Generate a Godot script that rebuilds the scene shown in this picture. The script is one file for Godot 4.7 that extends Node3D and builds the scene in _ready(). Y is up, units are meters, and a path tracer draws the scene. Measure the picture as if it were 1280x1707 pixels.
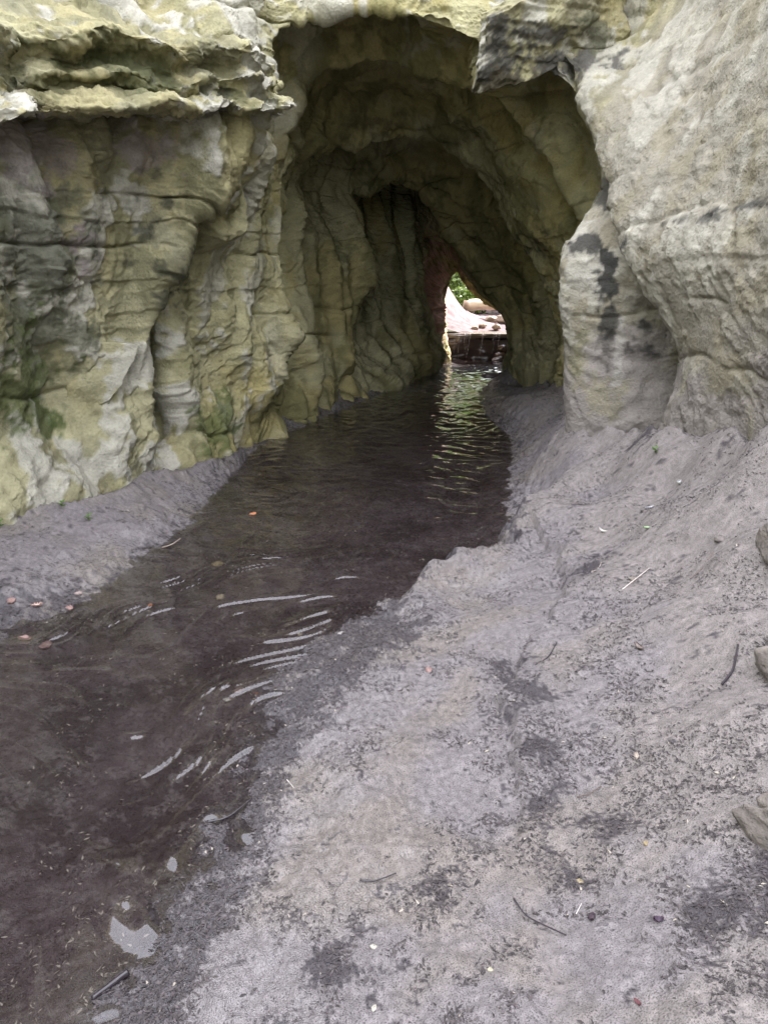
extends Node3D
# A sandstone tunnel with a shallow stream running out of it, seen from the gorge in front. Metres, y up, the stream's level is 0.

const RINGS := [  # the tunnel's cross-sections from the gorge in front to the gorge behind: [rows of mesh to the next one, left foot, left wall, roof, right wall, right foot]
	[16, [Vector3(-3.100, -0.500, -0.200), Vector3(-3.100, 0.000, -0.200), Vector3(-3.100, 0.700, -0.200), Vector3(-3.150, 1.400, -0.200), Vector3(-3.200, 2.100, -0.200), Vector3(-3.350, 2.800, -0.300), Vector3(-3.800, 3.600, -0.600), Vector3(-5.000, 5.600, -3.000), Vector3(-3.500, 8.600, -8.500), Vector3(0.000, 10.500, -10.000), Vector3(3.500, 9.000, -8.500), Vector3(4.800, 7.200, -3.000), Vector3(3.100, 3.800, 0.000), Vector3(2.600, 2.200, 0.200), Vector3(2.300, 1.300, 0.200), Vector3(2.100, 0.500, 0.200), Vector3(2.100, 0.000, 0.200)]],
	[34, [Vector3(-2.600, -0.450, -2.700), Vector3(-2.600, 0.050, -2.700), Vector3(-2.600, 0.700, -2.700), Vector3(-2.600, 1.400, -2.700), Vector3(-2.600, 2.100, -2.700), Vector3(-2.750, 2.750, -2.700), Vector3(-3.200, 3.400, -2.800), Vector3(-3.600, 5.000, -4.200), Vector3(-2.200, 6.800, -7.600), Vector3(0.000, 7.600, -8.400), Vector3(2.200, 6.800, -7.200), Vector3(2.700, 5.200, -3.400), Vector3(2.200, 3.400, -2.200), Vector3(1.950, 2.200, -2.200), Vector3(1.900, 1.350, -2.200), Vector3(1.900, 0.500, -2.200), Vector3(1.900, 0.000, -2.200)]],
	[46, [Vector3(-2.187, -0.380, -3.979), Vector3(-2.187, 0.120, -3.979), Vector3(-2.219, 0.763, -4.300), Vector3(-2.151, 1.274, -4.300), Vector3(-2.099, 1.719, -4.300), Vector3(-2.070, 2.174, -4.350), Vector3(-2.082, 2.579, -4.500), Vector3(-2.115, 3.729, -5.400), Vector3(-1.428, 4.578, -6.900), Vector3(0.000, 4.830, -7.200), Vector3(1.204, 4.464, -6.900), Vector3(2.013, 3.667, -6.200), Vector3(1.897, 2.620, -4.800), Vector3(1.765, 1.837, -3.900), Vector3(1.726, 1.367, -3.550), Vector3(1.830, 0.862, -3.550), Vector3(1.830, 0.362, -3.550)]],
	[24, [Vector3(-1.693, -0.400, -4.705), Vector3(-1.693, 0.100, -4.705), Vector3(-1.800, 0.601, -5.000), Vector3(-1.779, 1.157, -5.050), Vector3(-1.727, 1.612, -5.100), Vector3(-1.617, 2.058, -5.200), Vector3(-1.371, 2.454, -5.350), Vector3(-1.197, 3.352, -5.900), Vector3(-0.773, 3.846, -6.600), Vector3(0.000, 3.996, -6.800), Vector3(0.720, 3.734, -6.500), Vector3(1.294, 3.246, -6.300), Vector3(1.504, 2.497, -5.700), Vector3(1.520, 1.679, -4.900), Vector3(1.789, 1.080, -4.600), Vector3(1.705, 0.485, -4.550), Vector3(1.705, -0.015, -4.550)]],
	[12, [Vector3(-1.716, -0.420, -5.136), Vector3(-1.716, 0.080, -5.136), Vector3(-1.693, 0.556, -5.250), Vector3(-1.648, 1.099, -5.300), Vector3(-1.547, 1.539, -5.350), Vector3(-1.349, 1.968, -5.500), Vector3(-1.082, 2.321, -5.750), Vector3(-1.017, 3.362, -6.050), Vector3(-0.701, 3.637, -6.500), Vector3(0.000, 3.729, -6.600), Vector3(0.643, 3.512, -6.350), Vector3(1.439, 3.064, -6.200), Vector3(1.552, 2.391, -5.750), Vector3(1.720, 1.740, -4.950), Vector3(2.220, 1.050, -4.780), Vector3(1.980, 0.400, -4.720), Vector3(1.980, -0.100, -4.720)]],
	[16, [Vector3(-1.718, -0.430, -5.239), Vector3(-1.718, 0.070, -5.239), Vector3(-1.899, 0.503, -5.550), Vector3(-1.875, 1.076, -5.600), Vector3(-1.769, 1.542, -5.650), Vector3(-1.527, 1.989, -5.750), Vector3(-1.169, 2.367, -5.900), Vector3(-0.947, 3.309, -6.120), Vector3(-0.669, 3.580, -6.480), Vector3(0.000, 3.658, -6.550), Vector3(0.634, 3.438, -6.320), Vector3(1.464, 3.025, -6.200), Vector3(1.583, 2.352, -5.800), Vector3(1.700, 1.680, -5.150), Vector3(2.200, 1.000, -5.080), Vector3(1.980, 0.360, -4.980), Vector3(1.980, -0.140, -4.980)]],
	[20, [Vector3(-1.697, -0.440, -5.343), Vector3(-1.697, 0.060, -5.343), Vector3(-1.842, 0.458, -5.800), Vector3(-1.826, 1.080, -5.850), Vector3(-1.708, 1.565, -5.850), Vector3(-1.460, 2.002, -5.900), Vector3(-1.100, 2.381, -6.000), Vector3(-0.896, 3.232, -6.180), Vector3(-0.631, 3.524, -6.450), Vector3(0.000, 3.587, -6.500), Vector3(0.621, 3.362, -6.300), Vector3(1.460, 2.966, -6.200), Vector3(1.600, 2.301, -5.800), Vector3(1.528, 1.657, -5.350), Vector3(1.666, 1.025, -5.200), Vector3(1.683, 0.381, -5.150), Vector3(1.683, -0.119, -5.150)]],
	[22, [Vector3(-1.533, -0.450, -5.578), Vector3(-1.533, 0.050, -5.578), Vector3(-1.628, 0.449, -5.850), Vector3(-1.636, 0.961, -5.900), Vector3(-1.541, 1.456, -5.920), Vector3(-1.331, 1.909, -5.950), Vector3(-1.007, 2.389, -6.050), Vector3(-0.861, 3.149, -6.300), Vector3(-0.544, 3.426, -6.450), Vector3(0.000, 3.466, -6.450), Vector3(0.625, 3.239, -6.300), Vector3(1.386, 2.887, -6.200), Vector3(1.592, 2.208, -5.850), Vector3(1.262, 1.621, -5.500), Vector3(1.321, 1.041, -5.500), Vector3(1.346, 0.407, -5.450), Vector3(1.346, -0.093, -5.450)]],
	[22, [Vector3(-1.455, -0.450, -5.911), Vector3(-1.455, 0.050, -5.911), Vector3(-1.478, 0.496, -6.150), Vector3(-1.454, 0.982, -6.200), Vector3(-1.375, 1.477, -6.220), Vector3(-1.217, 1.956, -6.300), Vector3(-0.982, 2.492, -6.400), Vector3(-0.865, 3.330, -6.600), Vector3(-0.488, 3.607, -6.650), Vector3(0.046, 3.627, -6.650), Vector3(0.693, 3.396, -6.550), Vector3(1.628, 2.986, -6.550), Vector3(1.903, 2.263, -6.300), Vector3(1.704, 1.636, -6.150), Vector3(1.659, 0.991, -6.100), Vector3(1.649, 0.379, -6.100), Vector3(1.649, -0.121, -6.100)]],
	[22, [Vector3(-1.293, -0.460, -6.643), Vector3(-1.293, 0.040, -6.643), Vector3(-1.273, 0.530, -6.600), Vector3(-1.245, 1.026, -6.600), Vector3(-1.187, 1.500, -6.600), Vector3(-1.083, 1.981, -6.650), Vector3(-0.924, 2.491, -6.750), Vector3(-0.848, 3.310, -7.000), Vector3(-0.476, 3.547, -7.100), Vector3(0.075, 3.564, -7.100), Vector3(0.737, 3.354, -7.000), Vector3(1.697, 2.830, -6.950), Vector3(1.885, 2.230, -6.800), Vector3(1.887, 1.599, -6.700), Vector3(1.856, 1.044, -6.700), Vector3(1.828, 0.406, -6.700), Vector3(1.828, -0.094, -6.700)]],
	[12, [Vector3(-1.163, -0.460, -7.047), Vector3(-1.163, 0.040, -7.047), Vector3(-1.130, 0.548, -6.850), Vector3(-1.093, 1.020, -6.900), Vector3(-1.068, 1.526, -6.900), Vector3(-0.989, 2.027, -6.950), Vector3(-0.861, 2.521, -7.050), Vector3(-0.774, 3.099, -7.250), Vector3(-0.368, 3.336, -7.350), Vector3(0.210, 3.299, -7.350), Vector3(0.846, 3.039, -7.300), Vector3(1.376, 2.688, -7.200), Vector3(1.738, 2.138, -7.100), Vector3(1.879, 1.578, -7.050), Vector3(1.899, 0.993, -7.050), Vector3(1.880, 0.395, -7.050), Vector3(1.880, -0.105, -7.050)]],
	[16, [Vector3(-1.117, -0.470, -7.333), Vector3(-1.117, 0.030, -7.333), Vector3(-1.074, 0.555, -7.000), Vector3(-1.027, 1.021, -7.050), Vector3(-1.016, 1.542, -7.100), Vector3(-0.952, 2.058, -7.150), Vector3(-0.836, 2.584, -7.250), Vector3(-0.843, 3.486, -7.500), Vector3(-0.373, 3.816, -7.600), Vector3(0.213, 3.793, -7.600), Vector3(0.969, 3.429, -7.550), Vector3(1.599, 2.737, -7.500), Vector3(1.912, 2.135, -7.350), Vector3(1.934, 1.554, -7.250), Vector3(1.943, 0.968, -7.250), Vector3(1.896, 0.387, -7.250), Vector3(1.896, -0.113, -7.250)]],
	[16, [Vector3(-1.055, -0.470, -7.553), Vector3(-1.055, 0.030, -7.553), Vector3(-0.980, 0.564, -7.150), Vector3(-0.906, 1.010, -7.200), Vector3(-0.942, 1.554, -7.250), Vector3(-0.894, 2.080, -7.300), Vector3(-0.816, 2.579, -7.450), Vector3(-0.790, 3.125, -7.950), Vector3(-0.351, 3.412, -8.150), Vector3(0.293, 3.427, -8.150), Vector3(0.902, 3.083, -8.000), Vector3(1.393, 2.498, -7.800), Vector3(1.704, 1.969, -7.600), Vector3(1.831, 1.500, -7.500), Vector3(1.904, 0.932, -7.500), Vector3(1.904, 0.379, -7.500), Vector3(1.904, -0.121, -7.500)]],
	[20, [Vector3(-1.022, -0.470, -7.684), Vector3(-1.022, 0.030, -7.684), Vector3(-1.349, 0.505, -7.600), Vector3(-1.302, 0.980, -7.650), Vector3(-1.280, 1.557, -7.700), Vector3(-1.174, 2.061, -7.750), Vector3(-0.969, 2.537, -7.900), Vector3(-0.810, 3.052, -8.400), Vector3(-0.311, 3.341, -8.600), Vector3(0.311, 3.369, -8.600), Vector3(0.936, 2.969, -8.400), Vector3(1.315, 2.448, -8.300), Vector3(1.659, 1.889, -8.200), Vector3(1.842, 1.380, -8.100), Vector3(1.940, 0.832, -8.000), Vector3(1.960, 0.388, -8.000), Vector3(1.960, -0.112, -8.000)]],
	[10, [Vector3(-0.869, -0.480, -8.160), Vector3(-0.869, 0.020, -8.160), Vector3(-0.873, 0.426, -8.200), Vector3(-0.867, 0.936, -8.300), Vector3(-0.892, 1.500, -8.400), Vector3(-0.904, 2.055, -8.500), Vector3(-0.920, 2.440, -8.650), Vector3(-0.791, 2.759, -8.900), Vector3(-0.265, 2.907, -9.000), Vector3(0.396, 3.027, -9.000), Vector3(1.047, 2.626, -8.900), Vector3(1.366, 2.155, -8.800), Vector3(1.660, 1.596, -8.700), Vector3(1.880, 1.093, -8.600), Vector3(2.006, 0.710, -8.500), Vector3(2.046, 0.353, -8.500), Vector3(2.046, -0.147, -8.500)]],
	[18, [Vector3(-0.806, -0.480, -8.350), Vector3(-0.806, 0.020, -8.350), Vector3(-0.971, 0.374, -8.600), Vector3(-1.004, 0.905, -8.750), Vector3(-1.063, 1.500, -8.850), Vector3(-1.074, 2.084, -8.950), Vector3(-1.025, 2.627, -9.050), Vector3(-0.859, 3.231, -9.200), Vector3(-0.233, 3.599, -9.250), Vector3(0.398, 3.688, -9.250), Vector3(1.450, 2.948, -9.150), Vector3(1.815, 2.187, -9.050), Vector3(2.090, 1.533, -9.000), Vector3(2.223, 0.995, -8.950), Vector3(2.220, 0.603, -8.900), Vector3(2.139, 0.335, -8.900), Vector3(2.139, -0.165, -8.900)]],
	[24, [Vector3(-0.679, -0.480, -8.756), Vector3(-0.679, 0.020, -8.756), Vector3(-0.769, 0.381, -9.100), Vector3(-0.789, 0.942, -9.250), Vector3(-0.819, 1.500, -9.350), Vector3(-0.836, 1.982, -9.450), Vector3(-0.831, 2.440, -9.700), Vector3(-0.610, 2.793, -10.000), Vector3(-0.150, 3.018, -10.150), Vector3(0.412, 3.073, -10.150), Vector3(1.103, 2.575, -10.150), Vector3(1.558, 1.979, -10.100), Vector3(1.806, 1.351, -10.000), Vector3(1.983, 0.976, -9.950), Vector3(2.070, 0.605, -9.800), Vector3(2.048, 0.327, -9.800), Vector3(2.048, -0.173, -9.800)]],
	[10, [Vector3(-0.551, -0.480, -9.155), Vector3(-0.551, 0.020, -9.155), Vector3(-0.555, 0.396, -9.600), Vector3(-0.328, 0.979, -9.900), Vector3(-0.226, 1.575, -10.100), Vector3(-0.241, 2.020, -10.200), Vector3(-0.345, 2.384, -10.400), Vector3(-0.501, 2.593, -10.600), Vector3(-0.121, 2.718, -10.800), Vector3(0.391, 2.745, -10.900), Vector3(0.801, 2.193, -11.100), Vector3(1.260, 1.608, -11.250), Vector3(1.710, 1.140, -11.200), Vector3(1.867, 0.837, -11.000), Vector3(1.926, 0.547, -10.900), Vector3(1.903, 0.325, -10.900), Vector3(1.903, -0.175, -10.900)]],
	[22, [Vector3(-0.517, -0.480, -9.343), Vector3(-0.517, 0.020, -9.343), Vector3(-0.728, 0.419, -10.100), Vector3(-0.761, 0.947, -10.500), Vector3(-0.735, 1.580, -10.800), Vector3(-0.705, 2.061, -11.000), Vector3(-0.668, 2.537, -11.100), Vector3(-0.615, 3.183, -11.100), Vector3(0.000, 3.570, -11.200), Vector3(0.622, 3.439, -11.300), Vector3(1.084, 2.276, -11.900), Vector3(1.460, 1.635, -12.200), Vector3(1.973, 1.114, -12.300), Vector3(2.020, 0.811, -12.200), Vector3(2.020, 0.489, -12.100), Vector3(1.994, 0.243, -12.100), Vector3(1.994, -0.257, -12.100)]],
	[22, [Vector3(-0.149, -0.480, -10.235), Vector3(-0.149, 0.020, -10.235), Vector3(-0.200, 0.419, -10.900), Vector3(-0.300, 0.910, -11.200), Vector3(-0.285, 1.500, -11.500), Vector3(-0.198, 2.017, -11.800), Vector3(-0.073, 2.461, -12.100), Vector3(0.074, 2.787, -12.400), Vector3(0.382, 3.050, -12.800), Vector3(0.729, 2.984, -13.000), Vector3(1.158, 2.173, -13.200), Vector3(1.493, 1.549, -13.300), Vector3(2.070, 1.006, -13.200), Vector3(2.189, 0.704, -13.200), Vector3(2.208, 0.406, -13.100), Vector3(2.179, 0.160, -13.100), Vector3(2.179, -0.340, -13.100)]],
	[16, [Vector3(0.478, -0.480, -11.885), Vector3(0.478, 0.020, -11.885), Vector3(0.486, 0.386, -12.200), Vector3(0.472, 0.937, -12.500), Vector3(0.496, 1.500, -12.800), Vector3(0.498, 1.976, -13.000), Vector3(0.521, 2.361, -13.200), Vector3(0.606, 2.658, -13.400), Vector3(0.773, 2.780, -13.700), Vector3(0.989, 2.692, -13.800), Vector3(1.298, 2.059, -13.900), Vector3(1.604, 1.552, -14.000), Vector3(2.201, 0.980, -13.900), Vector3(2.327, 0.662, -13.900), Vector3(2.337, 0.347, -13.800), Vector3(2.294, 0.110, -13.800), Vector3(2.294, -0.390, -13.800)]],
	[18, [Vector3(1.226, -0.480, -14.465), Vector3(1.226, 0.020, -14.465), Vector3(1.102, 0.302, -13.700), Vector3(0.893, 0.668, -13.800), Vector3(0.738, 1.137, -13.900), Vector3(0.650, 1.552, -14.000), Vector3(0.628, 1.914, -14.100), Vector3(0.671, 2.275, -14.200), Vector3(1.097, 2.286, -14.400), Vector3(1.218, 2.187, -14.500), Vector3(1.393, 1.822, -14.600), Vector3(1.710, 1.478, -14.700), Vector3(2.312, 0.954, -14.600), Vector3(2.421, 0.619, -14.600), Vector3(2.421, 0.289, -14.500), Vector3(2.410, 0.062, -14.500), Vector3(2.410, -0.438, -14.500)]],
	[12, [Vector3(1.233, -0.480, -14.691), Vector3(1.233, 0.020, -14.691), Vector3(0.925, 0.336, -14.200), Vector3(0.700, 0.660, -14.300), Vector3(0.605, 1.125, -14.350), Vector3(0.557, 1.553, -14.400), Vector3(0.601, 1.925, -14.500), Vector3(0.713, 2.244, -14.600), Vector3(1.072, 2.254, -14.800), Vector3(1.277, 2.099, -14.900), Vector3(1.481, 1.743, -15.000), Vector3(1.812, 1.388, -15.050), Vector3(2.376, 0.939, -15.000), Vector3(2.471, 0.601, -14.900), Vector3(2.470, 0.287, -14.800), Vector3(2.459, 0.032, -14.800), Vector3(2.459, -0.468, -14.800)]],
	[10, [Vector3(1.240, -0.480, -14.924), Vector3(1.240, 0.020, -14.924), Vector3(1.159, 0.348, -14.900), Vector3(1.147, 0.653, -15.000), Vector3(1.218, 0.992, -15.100), Vector3(1.290, 1.274, -15.200), Vector3(1.353, 1.455, -15.300), Vector3(1.401, 1.591, -15.350), Vector3(1.463, 1.670, -15.400), Vector3(1.535, 1.636, -15.400), Vector3(1.646, 1.523, -15.400), Vector3(1.954, 1.271, -15.400), Vector3(2.398, 0.950, -15.300), Vector3(2.495, 0.607, -15.200), Vector3(2.494, 0.298, -15.100), Vector3(2.493, 0.012, -15.000), Vector3(2.493, -0.488, -15.000)]],
	[8, [Vector3(0.800, -0.500, -15.800), Vector3(0.800, 0.000, -15.800), Vector3(0.500, 0.600, -15.900), Vector3(0.300, 1.200, -16.000), Vector3(0.200, 1.800, -16.100), Vector3(0.200, 2.400, -16.200), Vector3(0.300, 3.000, -16.300), Vector3(0.600, 3.600, -16.500), Vector3(1.200, 4.000, -16.600), Vector3(2.000, 4.000, -16.600), Vector3(2.800, 3.600, -16.500), Vector3(3.200, 3.000, -16.200), Vector3(3.400, 2.200, -16.000), Vector3(3.300, 1.400, -15.900), Vector3(3.200, 0.800, -15.800), Vector3(3.000, 0.100, -15.700), Vector3(3.000, -0.400, -15.700)]],
	[6, [Vector3(-3.000, -0.500, -17.000), Vector3(-3.000, 0.000, -17.000), Vector3(-4.000, 0.800, -17.000), Vector3(-4.500, 1.800, -17.000), Vector3(-4.500, 3.000, -17.000), Vector3(-4.000, 4.500, -17.000), Vector3(-3.000, 6.000, -17.000), Vector3(-2.000, 7.500, -16.500), Vector3(0.000, 8.600, -16.000), Vector3(2.000, 8.600, -16.000), Vector3(4.000, 7.800, -16.000), Vector3(6.000, 6.000, -16.500), Vector3(7.000, 4.500, -17.000), Vector3(7.500, 3.000, -17.000), Vector3(7.500, 1.500, -17.000), Vector3(7.000, 0.200, -17.000), Vector3(7.000, -0.300, -17.000)]],
	[6, [Vector3(-9.000, -1.000, -12.000), Vector3(-9.000, -0.500, -12.000), Vector3(-10.000, 1.000, -11.500), Vector3(-10.500, 2.500, -11.000), Vector3(-10.000, 4.000, -10.000), Vector3(-9.000, 6.000, -9.000), Vector3(-8.000, 8.000, -9.000), Vector3(-6.000, 10.000, -11.000), Vector3(-3.000, 11.500, -13.000), Vector3(0.000, 12.000, -13.500), Vector3(4.000, 11.300, -13.000), Vector3(8.000, 9.500, -10.000), Vector3(10.000, 7.000, -8.000), Vector3(10.500, 5.000, -8.000), Vector3(10.500, 3.000, -9.000), Vector3(10.000, 0.200, -9.000), Vector3(10.000, -0.300, -9.000)]],
	[0, [Vector3(-9.000, -1.000, 0.000), Vector3(-9.000, -0.500, 0.000), Vector3(-9.500, 1.000, 0.000), Vector3(-9.500, 2.500, 0.000), Vector3(-9.000, 4.000, 0.000), Vector3(-8.500, 5.000, -1.000), Vector3(-8.000, 6.000, -2.000), Vector3(-7.000, 7.200, -4.000), Vector3(-4.500, 9.600, -9.000), Vector3(0.000, 11.300, -11.200), Vector3(4.400, 10.000, -9.500), Vector3(7.000, 8.500, -4.000), Vector3(7.000, 5.500, 0.000), Vector3(7.500, 4.000, 0.500), Vector3(7.500, 2.500, 0.500), Vector3(7.500, 0.400, 0.500), Vector3(7.500, -0.100, 0.500)]],
]
const STREAM := [Vector2(-1.936, -1.890), Vector2(-1.913, -2.471), Vector2(-1.690, -2.940), Vector2(-1.543, -3.153), Vector2(-1.434, -3.469), Vector2(-1.351, -3.892), Vector2(-1.257, -4.303), Vector2(-1.261, -4.867), Vector2(-1.226, -6.721), Vector2(-0.997, -7.577), Vector2(-0.666, -8.582), Vector2(-0.238, -9.771), Vector2(0.370, -11.457), Vector2(1.108, -14.116), Vector2(1.257, -15.126), Vector2(1.250, -16.200), Vector2(2.600, -16.200), Vector2(2.489, -15.126), Vector2(1.964, -12.869), Vector2(1.316, -10.490), Vector2(1.178, -8.747), Vector2(1.275, -7.182), Vector2(0.990, -5.676), Vector2(0.809, -4.601), Vector2(0.639, -3.828), Vector2(0.430, -3.801), Vector2(0.192, -3.653), Vector2(0.000, -3.322), Vector2(-0.219, -3.058), Vector2(-0.364, -2.884), Vector2(-0.495, -2.725), Vector2(-0.512, -2.471), Vector2(-0.473, -2.132), Vector2(-0.466, -1.890), Vector2(-0.524, -1.713), Vector2(-0.576, -1.570), Vector2(-0.591, -1.393), Vector2(-0.631, -1.195), Vector2(-0.660, -1.002), Vector2(-0.761, -0.777), Vector2(-1.035, -0.705)]
const GROUND := [Vector3(1.405, 0.360, -5.687), Vector3(1.444, 0.420, -4.839), Vector3(1.591, 0.480, -4.570), Vector3(1.641, 0.560, -4.212), Vector3(1.670, 0.640, -3.958), Vector3(1.682, 0.740, -3.639), Vector3(1.587, 0.920, -3.019), Vector3(1.903, 0.950, -3.060), Vector3(1.375, 0.700, -2.523), Vector3(1.201, 0.550, -2.127), Vector3(1.015, 0.470, -1.726), Vector3(0.888, 0.400, -1.449), Vector3(0.780, 0.360, -1.217), Vector3(0.670, 0.320, -0.984), Vector3(1.488, 0.500, -3.245), Vector3(1.433, 0.370, -3.667), Vector3(1.152, 0.420, -2.418), Vector3(1.052, 0.290, -2.709), Vector3(0.871, 0.270, -2.062), Vector3(0.681, 0.240, -1.439), Vector3(0.569, 0.220, -1.132), Vector3(0.413, 0.130, -1.143), Vector3(1.199, 0.220, -4.154), Vector3(0.958, 0.200, -3.456), Vector3(0.794, 0.120, -3.669), Vector3(0.753, 0.090, -3.225), Vector3(0.732, 0.170, -2.632), Vector3(0.499, 0.070, -2.483), Vector3(0.554, 0.120, -2.125), Vector3(0.393, 0.065, -1.757), Vector3(0.496, 0.110, -1.702), Vector3(0.375, 0.080, -1.421), Vector3(0.470, 0.140, -1.361), Vector3(1.012, 0.120, -4.899), Vector3(1.156, 0.120, -5.787), Vector3(1.503, 0.200, -6.915), Vector3(1.966, 0.300, -7.943), Vector3(1.820, 0.140, -9.787), Vector3(1.671, 0.060, -10.071), Vector3(2.167, 0.250, -11.261), Vector3(-2.108, 0.170, -3.835), Vector3(-1.829, 0.150, -4.118), Vector3(-1.660, 0.120, -4.611), Vector3(-1.640, 0.100, -5.162), Vector3(-1.481, 0.090, -5.388), Vector3(-1.293, 0.060, -6.502), Vector3(-1.840, 0.100, -3.274), Vector3(-1.685, 0.100, -3.590), Vector3(-1.591, 0.080, -4.021), Vector3(-1.717, 0.040, -3.007), Vector3(-2.195, 0.200, -3.181), Vector3(-2.031, 0.200, -2.384), Vector3(0.405, 0.035, -3.279), Vector3(0.151, 0.035, -2.789), Vector3(-0.084, 0.035, -2.256), Vector3(0.126, 0.040, -2.248), Vector3(-0.059, 0.050, -1.451), Vector3(-0.316, 0.025, -1.684), Vector3(-0.328, 0.025, -1.305), Vector3(0.190, 0.045, -1.781), Vector3(0.196, 0.060, -1.354), Vector3(0.000, 0.050, -1.155), Vector3(-0.432, 0.020, -1.179), Vector3(-0.365, 0.020, -2.481), Vector3(0.516, 0.050, -3.246), Vector3(2.100, 0.800, -2.800), Vector3(2.000, 0.500, -1.000), Vector3(2.000, 0.450, -0.200), Vector3(1.200, 0.300, -0.500), Vector3(0.000, 0.080, 0.300), Vector3(-1.000, 0.050, 0.300), Vector3(0.000, 0.100, 3.000), Vector3(2.000, 0.500, 2.000), Vector3(-2.800, 0.200, 2.500), Vector3(-3.000, 0.250, 1.000), Vector3(-3.000, 0.300, -1.000)]
const SCARP := [Vector2(0.854, -3.722), Vector2(0.874, -3.386), Vector2(0.852, -3.134), Vector2(0.733, -2.826), Vector2(0.536, -2.544), Vector2(0.412, -2.248), Vector2(0.390, -1.959), Vector2(0.388, -1.739), Vector2(0.343, -1.556), Vector2(0.360, -1.349)]
const RIGHT_FOOT := [Vector2(1.950, -0.500), Vector2(1.900, -2.200), Vector2(1.636, -3.164), Vector2(1.751, -3.785), Vector2(1.624, -4.165), Vector2(1.566, -4.786), Vector2(1.419, -4.971), Vector2(1.380, -5.587), Vector2(1.583, -6.343), Vector2(1.750, -6.300), Vector2(1.880, -7.400), Vector2(2.030, -8.500), Vector2(2.050, -9.800)]
const LEFT_FOOT := [Vector2(-2.600, -2.700), Vector2(-2.218, -4.037), Vector2(-1.897, -4.270), Vector2(-1.684, -4.678), Vector2(-1.702, -5.096), Vector2(-1.650, -5.195), Vector2(-1.480, -5.386), Vector2(-1.404, -5.707), Vector2(-1.239, -6.370)]
const MULCH := [Vector3(0.000, -2.985, 0.250), Vector3(-0.197, -2.730, 0.200), Vector3(-0.325, -2.556, 0.200), Vector3(-0.356, -2.261, 0.150), Vector3(-0.391, -2.083, 0.120), Vector3(-0.430, -1.870, 0.120), Vector3(-0.458, -1.667, 0.130), Vector3(-0.470, -1.516, 0.120), Vector3(-0.510, -1.335, 0.100), Vector3(-0.534, -1.198, 0.090), Vector3(-0.597, -1.131, 0.100), Vector3(0.473, -2.465, 0.090), Vector3(0.469, -2.187, 0.120), Vector3(0.472, -1.898, 0.100), Vector3(0.438, -1.690, 0.070), Vector3(0.803, -1.256, 0.090), Vector3(0.686, -1.198, 0.080), Vector3(0.954, -3.179, 0.100), Vector3(1.562, -4.355, 0.120), Vector3(1.141, -4.021, 0.080), Vector3(-1.740, -3.179, 0.250), Vector3(-1.383, -2.925, 0.150), Vector3(-1.500, -2.838, 0.150), Vector3(-1.373, -3.248, 0.120), Vector3(-1.319, -3.658, 0.100), Vector3(-1.242, -4.073, 0.100), Vector3(-0.103, -2.867, 0.150), Vector3(-0.262, -2.628, 0.150), Vector3(-0.434, -2.223, 0.120), Vector3(-0.444, -1.764, 0.100), Vector3(-0.491, -1.421, 0.100), Vector3(-0.513, -1.256, 0.100), Vector3(0.564, -1.578, 0.070), Vector3(0.427, -1.458, 0.060), Vector3(-0.105, -1.256, 0.100), Vector3(0.118, -1.458, 0.050)]  # where leaf mould has gathered: x, z, radius
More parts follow.
